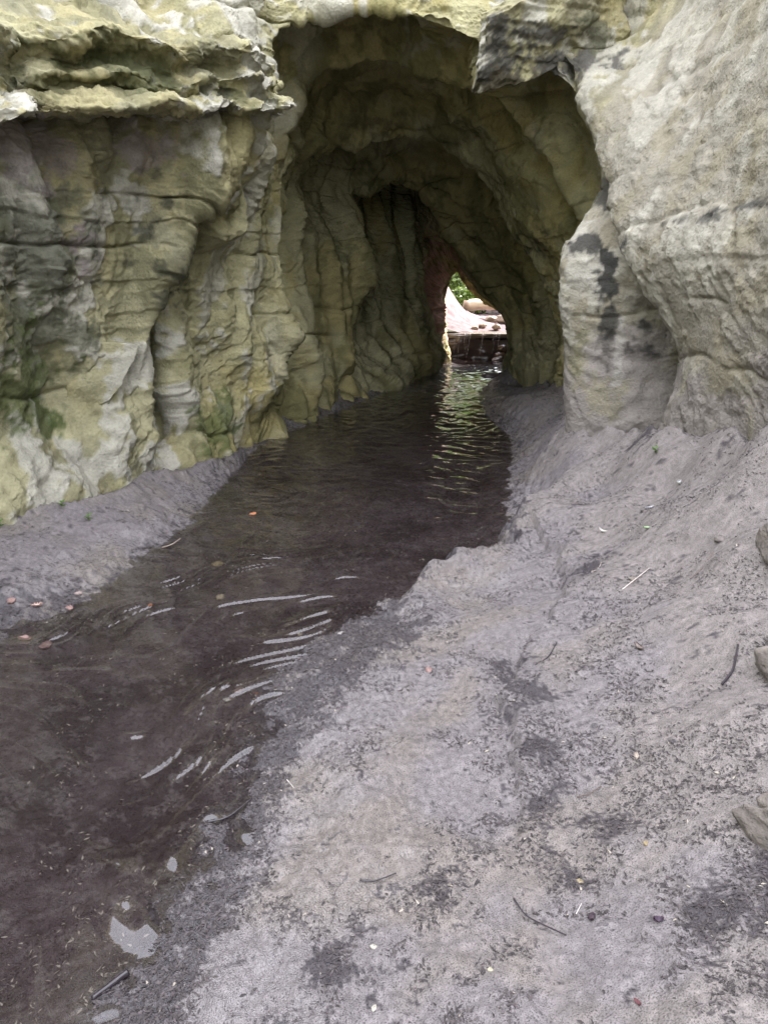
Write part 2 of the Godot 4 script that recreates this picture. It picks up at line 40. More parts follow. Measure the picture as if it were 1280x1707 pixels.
const STAINS_AND_PAINTED_LIGHT := [  # algae, moss and salt patches, dark marks, and some painted light and shade: [centre, radii, colour, cover]
	[Vector3(-2.004, 1.632, -4.500), Vector3(0.450, 0.400, 0.450), Vector3(0.120, 0.130, 0.090), 0.75],
	[Vector3(-1.984, 1.187, -4.600), Vector3(0.280, 0.250, 0.350), Vector3(0.120, 0.125, 0.075), 0.70],
	[Vector3(-2.118, 0.917, -4.450), Vector3(0.200, 0.300, 0.350), Vector3(0.120, 0.150, 0.055), 0.80],
	[Vector3(-2.073, 0.747, -4.500), Vector3(0.100, 0.180, 0.350), Vector3(0.090, 0.120, 0.040), 0.85],
	[Vector3(-1.377, 0.283, -6.200), Vector3(0.300, 0.300, 0.350), Vector3(0.120, 0.150, 0.050), 0.80],
	[Vector3(-1.919, 0.041, -4.600), Vector3(0.700, 0.120, 0.700), Vector3(0.130, 0.145, 0.070), 0.75],
	[Vector3(-1.602, 1.785, -5.600), Vector3(0.140, 0.600, 0.350), Vector3(0.055, 0.060, 0.045), 0.75],  # narrow dark patch down the groove of the left wall
	[Vector3(-1.833, 1.668, -4.600), Vector3(0.080, 0.150, 0.350), Vector3(0.420, 0.340, 0.360), 0.60],
	[Vector3(-1.954, 2.227, -4.500), Vector3(0.160, 0.200, 0.350), Vector3(0.330, 0.280, 0.280), 0.70],
	[Vector3(-1.534, 2.306, -5.200), Vector3(0.140, 0.120, 0.350), Vector3(0.360, 0.310, 0.310), 0.70],
	[Vector3(-1.802, 2.668, -4.750), Vector3(0.350, 0.120, 0.350), Vector3(0.130, 0.140, 0.070), 0.80],
	[Vector3(-1.509, 2.667, -5.000), Vector3(0.300, 0.140, 0.350), Vector3(0.130, 0.140, 0.070), 0.80],
	[Vector3(-1.054, 2.681, -5.600), Vector3(0.200, 0.060, 0.350), Vector3(0.130, 0.140, 0.070), 0.70],
	[Vector3(-1.884, 2.492, -4.500), Vector3(0.250, 0.080, 0.350), Vector3(0.160, 0.160, 0.080), 0.80],
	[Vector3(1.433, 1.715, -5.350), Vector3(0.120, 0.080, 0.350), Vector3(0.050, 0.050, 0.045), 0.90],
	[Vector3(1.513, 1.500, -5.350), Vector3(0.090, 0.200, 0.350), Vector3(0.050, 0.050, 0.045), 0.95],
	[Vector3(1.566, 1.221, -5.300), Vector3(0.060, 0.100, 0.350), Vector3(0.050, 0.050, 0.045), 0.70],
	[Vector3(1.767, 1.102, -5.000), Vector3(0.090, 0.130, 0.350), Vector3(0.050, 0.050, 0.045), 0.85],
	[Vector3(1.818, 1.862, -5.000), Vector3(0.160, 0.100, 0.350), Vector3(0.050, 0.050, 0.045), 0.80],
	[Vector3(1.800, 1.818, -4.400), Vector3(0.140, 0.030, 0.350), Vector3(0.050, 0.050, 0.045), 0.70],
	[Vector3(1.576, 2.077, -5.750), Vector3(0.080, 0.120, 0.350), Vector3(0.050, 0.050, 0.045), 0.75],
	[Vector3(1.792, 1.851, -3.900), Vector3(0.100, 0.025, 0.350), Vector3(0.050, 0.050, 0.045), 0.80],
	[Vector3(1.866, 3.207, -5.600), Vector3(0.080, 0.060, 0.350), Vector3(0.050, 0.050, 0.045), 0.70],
	[Vector3(0.815, 2.995, -6.000), Vector3(0.170, 0.240, 0.350), Vector3(0.120, 0.115, 0.100), 0.95],  # this and the next four: stain and painted shade under the overhanging block
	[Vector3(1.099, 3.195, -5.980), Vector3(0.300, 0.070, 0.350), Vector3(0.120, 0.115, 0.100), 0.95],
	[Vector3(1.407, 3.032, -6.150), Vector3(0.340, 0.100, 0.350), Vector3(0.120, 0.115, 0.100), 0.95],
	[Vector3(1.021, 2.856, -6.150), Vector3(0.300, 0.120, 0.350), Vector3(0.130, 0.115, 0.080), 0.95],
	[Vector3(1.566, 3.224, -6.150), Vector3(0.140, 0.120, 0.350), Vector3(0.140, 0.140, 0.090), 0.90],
	[Vector3(-0.614, 1.793, -10.000), Vector3(0.200, 0.400, 0.350), Vector3(0.170, 0.180, 0.080), 0.60],
	[Vector3(1.466, 1.500, -8.600), Vector3(0.100, 0.400, 0.350), Vector3(0.055, 0.060, 0.045), 0.80],
	[Vector3(1.635, 1.618, -8.000), Vector3(0.070, 0.400, 0.350), Vector3(0.055, 0.060, 0.045), 0.70],
	[Vector3(0.000, 3.099, -8.500), Vector3(0.400, 0.150, 0.400), Vector3(0.120, 0.110, 0.060), 0.60],
	[Vector3(1.073, 1.284, -14.500), Vector3(0.600, 1.000, 0.750), Vector3(0.500, 0.310, 0.270), 0.95],  # pink light bounced in at the exit, painted into the wall colour
	[Vector3(1.553, 2.406, -5.850), Vector3(0.060, 0.140, 0.300), Vector3(0.160, 0.160, 0.080), 0.80],
	[Vector3(1.393, 1.126, -5.500), Vector3(0.050, 0.300, 0.200), Vector3(0.200, 0.190, 0.110), 0.70],
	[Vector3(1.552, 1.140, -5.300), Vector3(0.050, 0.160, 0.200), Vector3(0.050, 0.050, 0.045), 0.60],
	[Vector3(1.620, 0.984, -5.200), Vector3(0.030, 0.300, 0.200), Vector3(0.500, 0.490, 0.440), 0.60],
]

var noise := FastNoiseLite.new()
var fine := FastNoiseLite.new()
var cells := FastNoiseLite.new()
var rng := RandomNumberGenerator.new()
var taken := {}
var M := {}
var wet_grid := PackedFloat32Array()
var level_grid := PackedFloat32Array()
const GX := 160
const GZ := 380
const GSTEP := 0.05
const GX0 := -4.0
const GZ0 := -17.0

func _ready() -> void:
	rng.seed = 7
	noise.seed = 11
	noise.noise_type = FastNoiseLite.TYPE_SIMPLEX_SMOOTH
	noise.frequency = 1.0
	noise.fractal_type = FastNoiseLite.FRACTAL_NONE
	fine.seed = 29
	fine.noise_type = FastNoiseLite.TYPE_SIMPLEX_SMOOTH
	fine.frequency = 1.0
	fine.fractal_type = FastNoiseLite.FRACTAL_FBM
	fine.fractal_octaves = 4
	cells.seed = 5
	cells.noise_type = FastNoiseLite.TYPE_CELLULAR
	cells.frequency = 1.0
	cells.cellular_distance_function = FastNoiseLite.DISTANCE_EUCLIDEAN
	cells.cellular_return_type = FastNoiseLite.RETURN_CELL_VALUE
	set_camera_and_light()
	make_materials()
	measure_ground()
	build_rock()
	build_ground()
	build_stream()
	build_far_gorge()
	build_things()

func set_camera_and_light() -> void:
	var cam := Camera3D.new()
	cam.name = "camera"
	cam.fov = 69.43
	cam.near = 0.05
	cam.far = 400.0
	cam.position = Vector3(0, 1.5, 0)
	cam.rotation_degrees = Vector3(-17.29, 0, 0)
	add_child(cam)
	cam.current = true
	var env := Environment.new()
	env.background_mode = Environment.BG_SKY
	var sky := Sky.new()
	var sm := ProceduralSkyMaterial.new()
	sm.sky_top_color = Color(0.95, 0.95, 1.0)
	sm.sky_horizon_color = Color(0.72, 0.73, 0.73)
	sm.sky_curve = 0.2
	sm.ground_bottom_color = Color(0.3, 0.29, 0.25)
	sm.ground_horizon_color = Color(0.36, 0.38, 0.32)
	sky.sky_material = sm
	env.sky = sky
	env.tonemap_mode = Environment.TONE_MAPPER_LINEAR
	env.tonemap_exposure = 6.9
	env.sdfgi_enabled = true
	env.ssao_enabled = true
	env.ssil_enabled = true
	var we := WorldEnvironment.new()
	we.name = "environment"
	we.environment = env
	add_child(we)
	var sun := DirectionalLight3D.new()
	sun.name = "sun"
	sun.light_energy = 1.6
	sun.light_angular_distance = 0.5
	sun.light_color = Color(1.0, 0.95, 0.93)
	sun.shadow_enabled = true
	sun.rotation_degrees = Vector3(-34, 131, 0)
	add_child(sun)

# ---------------------------------------------------------------- helpers

func numbered(called: String) -> String:
	taken[called] = taken.get(called, -1) + 1
	return called if taken[called] == 0 else "%s_%03d" % [called, taken[called]]

func tag(o: Node, label: String, category: String, group := "", kind := "") -> Node:
	if label: o.set_meta("label", label)
	if category: o.set_meta("category", category)
	if group: o.set_meta("group", group)
	if kind: o.set_meta("kind", kind)
	return o

func put(called: String, mesh: Mesh, m: Material, parent: Node = null) -> MeshInstance3D:
	var o := MeshInstance3D.new()
	o.mesh = mesh
	if m: o.material_override = m
	if parent:
		o.name = called
		parent.add_child(o, true)
	else:
		o.name = numbered(called)
		add_child(o, true)
	return o

func base(called: String, where: Vector3) -> Node3D:
	var o := Node3D.new()
	o.name = numbered(called)
	o.position = where
	add_child(o, true)
	return o

func n3(p: Vector3, s: float, off := 0.0) -> float:
	return noise.get_noise_3d(p.x * s + off, p.y * s, p.z * s - off)

func f3(p: Vector3, s: float, off := 0.0) -> float:
	return fine.get_noise_3d(p.x * s + off, p.y * s, p.z * s - off)

func sst(a: float, b: float, x: float) -> float:
	return smoothstep(a, b, x)

func grid_normals(v: PackedVector3Array, rows: int, cols: int) -> PackedVector3Array:
	var n := PackedVector3Array()
	n.resize(v.size())
	for i in rows:
		var a := maxi(i - 1, 0) * cols
		var b := mini(i + 1, rows - 1) * cols
		for j in cols:
			var c := maxi(j - 1, 0)
			var d := mini(j + 1, cols - 1)
			var at := i * cols
			n[at + j] = (v[at + d] - v[at + c]).cross(v[b + j] - v[a + j]).normalized()
	return n

func grid_index(rows: int, cols: int) -> PackedInt32Array:
	# front faces look along d(row-neighbour) x d(col-neighbour) as in grid_normals
	var t := PackedInt32Array()
	t.resize((rows - 1) * (cols - 1) * 6)
	var k := 0
	for i in rows - 1:
		for j in cols - 1:
			var a := i * cols + j
			var b := a + 1
			var c := a + cols
			var d := c + 1
			t[k] = a; t[k + 1] = c; t[k + 2] = b
			t[k + 3] = b; t[k + 4] = c; t[k + 5] = d
			k += 6
	return t

func mesh_of(v: PackedVector3Array, n: PackedVector3Array, index: PackedInt32Array, col := PackedColorArray(), uv := PackedVector2Array()) -> ArrayMesh:
	var a := []
	a.resize(Mesh.ARRAY_MAX)
	a[Mesh.ARRAY_VERTEX] = v
	a[Mesh.ARRAY_NORMAL] = n
	if col.size(): a[Mesh.ARRAY_COLOR] = col
	if uv.size(): a[Mesh.ARRAY_TEX_UV] = uv
	a[Mesh.ARRAY_INDEX] = index
	var am := ArrayMesh.new()
	am.add_surface_from_arrays(Mesh.PRIMITIVE_TRIANGLES, a)
	return am

# ---------------------------------------------------------------- materials

func noise_bytes(size: int, freq: float, octaves: int, sd: int, ridged := false, gain := 0.5) -> PackedByteArray:
	var f := FastNoiseLite.new()
	f.seed = sd
	f.noise_type = FastNoiseLite.TYPE_SIMPLEX_SMOOTH
	f.frequency = freq
	f.fractal_type = FastNoiseLite.FRACTAL_RIDGED if ridged else FastNoiseLite.FRACTAL_FBM
	f.fractal_octaves = octaves
	f.fractal_gain = gain
	return f.get_seamless_image(size, size, false, false, 0.12, true).get_data()

func grey(size: int, b: PackedByteArray) -> ImageTexture:
	return ImageTexture.create_from_image(Image.create_from_data(size, size, false, Image.FORMAT_L8, b))

func make_materials() -> void:
	var S := 1024
	# sandstone: sand grain, soft blotches and pits
	var a := noise_bytes(S, 0.006, 5, 3)
	var b := noise_bytes(S, 0.05, 4, 4)
	var c := noise_bytes(S, 0.22, 2, 5)
	var d := noise_bytes(S, 0.018, 5, 6, true)
	var albedo := PackedByteArray()
	var height := PackedByteArray()
	albedo.resize(S * S)
	height.resize(S * S)
	for i in S * S:
		var pit := maxi(0, 62 - b[i])
		albedo[i] = clampi(208 + (a[i] - 128) / 4 + (b[i] - 128) / 6 + (c[i] - 128) / 10 - pit / 2, 60, 255)
		height[i] = clampi(30 + a[i] / 5 + b[i] / 4 + c[i] / 8 + d[i] / 3 - pit, 0, 255)
	var rock_albedo := grey(S, albedo)
	var rock_height := grey(S, height)
	M.rock = StandardMaterial3D.new()
	M.rock.vertex_color_use_as_albedo = true
	M.rock.albedo_texture = rock_albedo
	M.rock.albedo_color = Color.WHITE
	M.rock.roughness = 0.92
	M.rock.metallic_specular = 0.3
	M.rock.heightmap_enabled = true
	M.rock.heightmap_texture = rock_height
	M.rock.heightmap_scale = 1.7
	triplanar(M.rock, 0.9)
	# mud: fine grit, flecks, and glossy wet film where the wet copy is used
	var g := noise_bytes(S, 0.12, 3, 13)
	var h := noise_bytes(S, 0.02, 5, 14)
	var e := noise_bytes(S, 0.06, 4, 15, true)
	var rough := PackedByteArray()
	rough.resize(S * S)
	for i in S * S:
		var fleck := maxi(0, 84 - g[i])
		albedo[i] = clampi(178 + (h[i] - 128) / 4 + (g[i] - 128) / 4 - fleck * 2, 40, 255)
		height[i] = clampi(30 + h[i] / 3 + g[i] / 3 + e[i] / 5, 0, 255)
		rough[i] = clampi(120 + (h[i] - 128) * 2 + (128 - g[i]) / 2, 40, 255)
	var mud_albedo := grey(S, albedo)
	var mud_height := grey(S, height)
	var mud_rough := grey(S, rough)
	for key in ["mud", "wet_mud"]:
		var m := StandardMaterial3D.new()
		m.vertex_color_use_as_albedo = true
		m.albedo_texture = mud_albedo
		m.heightmap_enabled = true
		m.heightmap_texture = mud_height
		m.heightmap_scale = 0.9
		m.roughness = 0.95
		m.metallic_specular = 0.35
		if key == "wet_mud":
			m.roughness = 0.8
			m.roughness_texture = mud_rough
			m.metallic_specular = 0.5
			m.heightmap_scale = 1.2
		triplanar(m, 1.6)
		M[key] = m
	M.water = StandardMaterial3D.new()
	M.water.transparency = BaseMaterial3D.TRANSPARENCY_ALPHA
	M.water.albedo_color = Color(0.13, 0.09, 0.095, 0.4)
	M.water.roughness = 0.04
	M.water.metallic_specular = 0.5
	M.fall = StandardMaterial3D.new()
	M.fall.transparency = BaseMaterial3D.TRANSPARENCY_ALPHA
	M.fall.albedo_color = Color(0.5, 0.5, 0.55, 0.25)
	M.fall.roughness = 0.1
	M.plain = StandardMaterial3D.new()
	M.plain.vertex_color_use_as_albedo = true
	M.plain.roughness = 0.8
	M.wet = StandardMaterial3D.new()
	M.wet.vertex_color_use_as_albedo = true
	M.wet.roughness = 0.24
	M.leaf = StandardMaterial3D.new()
	M.leaf.vertex_color_use_as_albedo = true
	M.leaf.roughness = 0.5
	M.leaf.backlight_enabled = true
	M.leaf.backlight = Color(0.6, 0.7, 0.3)
	for key in M: M[key].resource_name = key

func triplanar(m: StandardMaterial3D, s: float) -> void:
	m.uv1_triplanar = true
	m.uv1_world_triplanar = true
	m.uv1_scale = Vector3(s, s, s)

# ---------------------------------------------------------------- rock

func crust(p: Vector3) -> float:
	# a thin pale skin of salt and lichen, ragged at its edge, that clings to the outer stone
	var q := Vector3(p.x, p.y * 0.55, p.z)
	return sst(0.02, 0.14, f3(q, 2.3, 60.0) + 0.35 * n3(p, 0.6, 17.0) + 0.16 * n3(p, 11.0, 3.0) - 0.05) * sst(-7.6, -6.0, p.z + 0.5 * n3(p, 1.5))

func beds(p: Vector3) -> float:
	var yy := p.y + 0.14 * n3(p, 0.45, 3.0) + 0.025 * n3(p, 2.5, 5.0) - 0.04 * p.x
	var t := yy / 0.42 + 0.5 * noise.get_noise_1d(yy * 0.9)
	var k := floorf(t + 0.5)
	var u := absf(t - k) * 0.42
	var open := sst(-0.1, 0.3, n3(p, 0.8, 50.0 + k * 3.1) + 0.2 * n3(p, 4.0))
	return 0.025 * noise.get_noise_2d(k * 17.3, 4.0) - 0.042 * exp(-u * u / 0.00010) * open - 0.012 * exp(-u * u / 0.002) * open

func broken(p: Vector3) -> float:
	# blocks of the layered stone stand at unequal depth where the face has broken
	var q := p + Vector3(n3(p, 3.0, 1.0), n3(p, 2.0, 9.0) * 0.7, n3(p, 3.0, 5.0)) * 0.12
	return cells.get_noise_3d(q.x * 2.3, q.y * 5.5, q.z * 2.3) + 0.45 * cells.get_noise_3d(q.x * 6.0 + 7.0, q.y * 15.0, q.z * 6.0)

func relief(p: Vector3) -> float:
	# how far the stone stands proud of its smooth shape
	var right := sst(0.7, 1.3, p.x) * sst(-6.5, -5.7, p.z)
	var calm := 1.0 - 0.85 * right
	var lumps := 0.09 * n3(p, 0.7) + 0.06 * n3(p, 1.7, 7.0) + 0.035 * f3(p, 2.4, 77.0)
	# the face breaks away in slabs: steps between smoother levels
	var t := lumps / 0.035
	var f := floorf(t)
	var d := calm * lerpf(lumps, 0.035 * (f + sst(0.38, 0.62, t - f)), 0.65)
	var rough := sst(-0.3, 0.6, n3(p, 0.7, 31.0))
	d += (0.006 + 0.026 * rough * calm) * f3(p, 5.0) + 0.007 * f3(p, 15.0, 8.0) * (0.35 + 0.65 * rough)
	d += beds(p) * (1.0 - right * (0.5 + 0.4 * sst(1.1, 0.8, p.y)))
	d += 0.004 * noise.get_noise_3d(p.x * 1.5, p.y * 26.0, p.z * 1.5) * (1.0 - 0.7 * right) * sst(-9.5, -7.0, p.z)
	# ribs and runnels worn down the left wall
	var left := sst(0.3, -0.6, p.x - 0.16 * (-p.z - 8.0)) * sst(-3.2, -4.6, p.z)
	if left > 0.01:
		var q := Vector3(p.x * 1.7 + 0.3 * p.y, p.y * 0.33, p.z * 1.7)
		d += left * (0.13 * noise.get_noise_3dv(q) + 0.13 * absf(noise.get_noise_3dv(q * 1.4 + Vector3(9, 0, 4))) + 0.014 * absf(noise.get_noise_3dv(q * 4.3 + Vector3(2, 5, 4))) - 0.05)
	# torn, slanting scars on the cliff to the right
	var scars := right * sst(-6.5, -5.0, p.z)
	if scars > 0.01:
		var along := -p.z * 0.75 + p.y * 0.65
		var across := -p.z * 0.65 - p.y * 0.75
		d += scars * 0.010 * noise.get_noise_2d(along * 4.0, across * 15.0) * sst(-0.2, 0.4, n3(p, 1.1, 90.0))
		d += scars * 0.009 * (sst(0.0, 0.04, f3(p, 2.6, 14.0)) + sst(0.12, 0.15, f3(p, 3.4, 19.0)))
	d += 0.020 * broken(p) * sst(-0.35, 0.35, n3(p, 0.9, 66.0)) * (1.0 - 0.75 * right)
	d += 0.013 * crust(p) * (1.0 - right * (0.5 + 0.5 * sst(1.2, 0.9, p.y)))
	return d

func rock_colour(p: Vector3, n: Vector3) -> Color:
	var a := n3(p, 0.5, 12.0)
	var b := f3(p, 2.6, 22.0)
	var e := n3(p, 21.0, 2.0)
	var runs := f3(p * Vector3(1, 0.35, 1), 2.2, 44.0)
	var cream := Vector3(0.47, 0.445, 0.255)
	var ochre := Vector3(0.43, 0.38, 0.175)
	var olive := Vector3(0.22, 0.21, 0.095)
	var soot := Vector3(0.15, 0.15, 0.10)
	var ash := Vector3(0.355, 0.335, 0.275)
	var outer := sst(-6.6, -5.4, p.z + 0.5 * b)
	var right := sst(0.8, 1.4, p.x + 0.25 * b) * outer
	var c := cream.lerp(ochre, sst(-0.25, 0.35, a + b * 0.9 + 0.05))
	c = c.lerp(olive, 0.85 * sst(0.02, 0.3, runs + 0.25 * a + 0.1 * e))
	c = c.lerp(soot, 0.6 * (1.0 - right) * sst(0.14, 0.36, f3(p * Vector3(1, 0.6, 1), 1.5, 71.0) + 0.12 * e) * outer)
	# weathered outer skin, darkened so the tunnel within seems better lit
	c = c.lerp(Vector3(0.38, 0.37, 0.25), 0.4 * outer)
	c = c.lerp(ash.lerp(Vector3(0.32, 0.29, 0.20), 0.6 * sst(-0.1, 0.3, b)), 0.92 * right)
	# mud splashed up the foot of the right-hand cliff
	c = c.lerp(Vector3(0.345, 0.315, 0.285), sst(0.25, -0.25, p.y - 0.95 + 1.0 * b + 0.3 * a + 0.1 * e) * sst(0.6, 1.2, p.x) * sst(-6.5, -5.8, p.z))
	c = c.lerp(Vector3(0.56, 0.55, 0.47), 0.8 * crust(p) * (1.0 - 0.35 * right) * (1.0 - right * sst(1.25, 0.85, p.y + 0.3 * b)))
	# algae and moss patches, dark marks, painted exit glow and underside shade
	for s in STAINS_AND_PAINTED_LIGHT:
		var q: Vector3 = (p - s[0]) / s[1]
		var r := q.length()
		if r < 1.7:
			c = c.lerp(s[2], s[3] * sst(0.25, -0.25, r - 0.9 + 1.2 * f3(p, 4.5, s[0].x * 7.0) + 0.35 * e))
	return Color(c.x, c.y, c.z)

func build_rock() -> void:
	var per := 0
	var counts := [6, 30, 42, 48, 48, 48, 48, 48, 52, 54, 54, 52, 52, 48, 44, 6]
	var cols := 1
	for k in counts: cols += k
	# each ring drawn out along its curve
	var lines := []
	for r in RINGS:
		var pts: Array = r[1]
		var line := PackedVector3Array()
		for i in pts.size() - 1:
			for k in counts[i]:
				line.append(pts[i].cubic_interpolate(pts[i + 1], pts[maxi(i - 1, 0)], pts[mini(i + 2, pts.size() - 1)], float(k) / counts[i]))
		line.append(pts[-1])
		line.reverse()
		lines.append(line)
	lines.append(lines[0])
	var v := PackedVector3Array()
	var rows := 0
	var last := lines.size() - 1
	for r in last:
		var n: int = int(RINGS[r][0] * 1.4) if RINGS[r][0] > 0 else 4
		var p0: PackedVector3Array = lines[maxi(r - 1, 0)]
		var p1: PackedVector3Array = lines[r]
		var p2: PackedVector3Array = lines[r + 1]
		var p3: PackedVector3Array = lines[mini(r + 2, last)]
		for k in n:
			var t := float(k) / n
			for j in cols: v.append(p1[j].cubic_interpolate(p2[j], p0[j], p3[j], t))
			rows += 1
	for j in cols: v.append(lines[last][j])
	rows += 1
	var n0 := grid_normals(v, rows, cols)
	var colour := PackedColorArray()
	colour.resize(v.size())
	for i in v.size():
		var p := v[i]
		colour[i] = rock_colour(p, n0[i])
		v[i] = p + n0[i] * relief(p)
	var nn := grid_normals(v, rows, cols)
	var rock := put("cliff", mesh_of(v, nn, grid_index(rows, cols), colour), M.rock)
	tag(rock, "weathered sandstone cliff pierced by an arched tunnel", "cliff", "", "structure")
	add_cliff_pieces(rock)

# ---------------------------------------------------------------- ground and water

func measure_ground() -> void:
	# distance to the stream's edge (negative in the water) and the level of the banks, on a grid
	wet_grid.resize(GX * GZ)
	level_grid.resize(GX * GZ)
	var count := STREAM.size()
	for i in GZ:
		for j in GX:
			var p := Vector2(GX0 + j * GSTEP, GZ0 + i * GSTEP)
			var best := 1e9
			var inside := false
			for k in count:
				var a: Vector2 = STREAM[k]
				var b: Vector2 = STREAM[(k + 1) % count]
				var ab := b - a
				var t := clampf((p - a).dot(ab) / ab.length_squared(), 0.0, 1.0)
				best = minf(best, p.distance_squared_to(a + ab * t))
				if (a.y > p.y) != (b.y > p.y) and p.x < (b.x - a.x) * (p.y - a.y) / (b.y - a.y) + a.x:
					inside = not inside
			wet_grid[i * GX + j] = sqrt(best) * (-1.0 if inside else 1.0)
			var sum := 0.0
			var weight := 0.0
			for g: Vector3 in GROUND:
				var d2 := (g.x - p.x) * (g.x - p.x) + (g.z - p.y) * (g.z - p.y) + 0.025
				var w := 1.0 / (d2 * sqrt(d2))
				sum += w * g.y
				weight += w
			level_grid[i * GX + j] = sum / weight

func look(grid: PackedFloat32Array, x: float, z: float) -> float:
	var u := clampf((x - GX0) / GSTEP, 0.0, GX - 1.001)
	var w := clampf((z - GZ0) / GSTEP, 0.0, GZ - 1.001)
	var j := int(u)
	var i := int(w)
	u -= j
	w -= i
	var at := i * GX + j
	return lerpf(lerpf(grid[at], grid[at + 1], u), lerpf(grid[at + GX], grid[at + GX + 1], u), w)

func wet(x: float, z: float) -> float:
	# distance from the water's edge, frayed
	var far := sst(-5.0, -3.0, z)
	return look(wet_grid, x, z) + (0.03 + 0.03 * far) * noise.get_noise_2d(x * 4.0, z * 4.0) + 0.02 * noise.get_noise_2d(x * 13.0, z * 13.0)

func scarp(x: float, z: float) -> float:
	# signed distance to the little step between the mud bar and the bank, positive on the bank
	var p := Vector2(x, z)
	var best := 1e9
	var side := 1.0
	for k in SCARP.size() - 1:
		var a: Vector2 = SCARP[k]
		var b: Vector2 = SCARP[k + 1]
		var ab := b - a
		var t := clampf((p - a).dot(ab) / ab.length_squared(), 0.0, 1.0)
		var d := p.distance_squared_to(a + ab * t)
		if d < best:
			best = d
			side = -1.0 if ab.cross(p - a) > 0.0 else 1.0
	return sqrt(best) * side

func off_line(line: Array, x: float, z: float) -> float:
	var p := Vector2(x, z)
	var best := 1e9
	for k in line.size() - 1:
		var a: Vector2 = line[k]
		var ab: Vector2 = line[k + 1] - a
		var t := clampf((p - a).dot(ab) / ab.length_squared(), 0.0, 1.0)
		best = minf(best, p.distance_squared_to(a + ab * t))
	return sqrt(best)

func ground_height(x: float, z: float) -> float:
	var d := wet(x, z)
	var h := 0.0
	if d < 0.0:
		h = -0.004 - 0.066 * sst(0.03, -0.35, d)
	else:
		h = lerpf(-0.0047, maxf(look(level_grid, x, z), 0.012), sst(-0.03, lerpf(0.4, 0.10, sst(-0.2, 0.2, x) * sst(-3.0, -3.4, z) * sst(-4.6, -4.2, z)), d))
	if z < -3.0 or d < 0.0:
		h += 0.008 * fine.get_noise_2d(x * 3.0, z * 3.0)
	if d > 0.0:
		h += 0.01 * noise.get_noise_2d(x * 2.2, z * 2.2) * sst(0.0, 0.4, d)
		h += 0.014 * fine.get_noise_2d(x * 7.0, z * 7.0) * sst(0.0, 0.1, d)
		if z > -4.2 and z < -1.2 and x > 0.0:
			var s := scarp(x, z) + 0.03 * noise.get_noise_2d(x * 9.0, z * 9.0)
			h += 0.05 * sst(-0.015, 0.02, s) * sst(0.5, 0.1, absf(s)) * sst(-1.3, -2.2, z)
	# mud banked up against the feet of the cliffs
	if d > 0.0 and z > -10.5 and z < 0.0:
		if x > 0.8: h += 0.15 * exp(-off_line(RIGHT_FOOT, x, z) / 0.15) * (1.0 + 0.5 * noise.get_noise_2d(x * 3.0, z * 3.0))
		elif x < -0.9 and z < -2.0: h += 0.10 * exp(-off_line(LEFT_FOOT, x, z) / 0.12)
	h += 0.006 * fine.get_noise_2d(x * 22.0, z * 22.0)
	return h

func mulch(x: float, z: float) -> float:
	var m := 0.0
	for k: Vector3 in MULCH:
		var d2 := (x - k.x) * (x - k.x) + (z - k.y) * (z - k.y)
		if d2 < 6.0 * k.z * k.z: m += exp(-d2 / (k.z * k.z))
	return m

func ground_colour(x: float, z: float, h: float) -> Color:
	var d := wet(x, z)
	var a := fine.get_noise_2d(x * 1.6 + 40.0, z * 1.6)
	var b := fine.get_noise_2d(x * 9.0 - 40.0, z * 9.0)
	var e := noise.get_noise_2d(x * 55.0, z * 55.0)
	var mud := Vector3(0.365, 0.335, 0.335)
	var tan := Vector3(0.375, 0.33, 0.285)
	var dark := Vector3(0.085, 0.075, 0.085)
	var c := mud.lerp(tan, 0.7 * sst(-0.1, 0.4, a))
	# drier, sandier mud higher on the bank
	c = c.lerp(Vector3(0.40, 0.362, 0.34), sst(0.16, 0.38, h + 0.3 * a))
	c *= 1.0 + 0.25 * b
	# black silt and rotted leaves, thickest where the water leaves them
	c = c.lerp(dark, 0.85 * sst(0.0, 0.3, b + 0.4 * e + 0.8 * minf(mulch(x, z) + 0.6 * exp(-pow((d - 0.06) / 0.07, 2.0)), 1.2) - 0.40))
	if d < 0.03:
		var bed := Vector3(0.155, 0.12, 0.12).lerp(Vector3(0.055, 0.04, 0.038), sst(-0.1, 0.3, fine.get_noise_2d(x * 1.3, z * 1.3 + 9.0)))
		bed = bed.lerp(Vector3(0.27, 0.235, 0.22), 0.8 * sst(0.2, 0.4, b + 0.5 * e + 0.4 * a))
		bed = bed.lerp(Vector3(0.06, 0.045, 0.042), 0.6 * sst(0.15, 0.4, -b + 0.4 * e - 0.4 * a))
		c = c.lerp(bed, sst(0.03, -0.03, d))
	return Color(c.x, c.y, c.z)

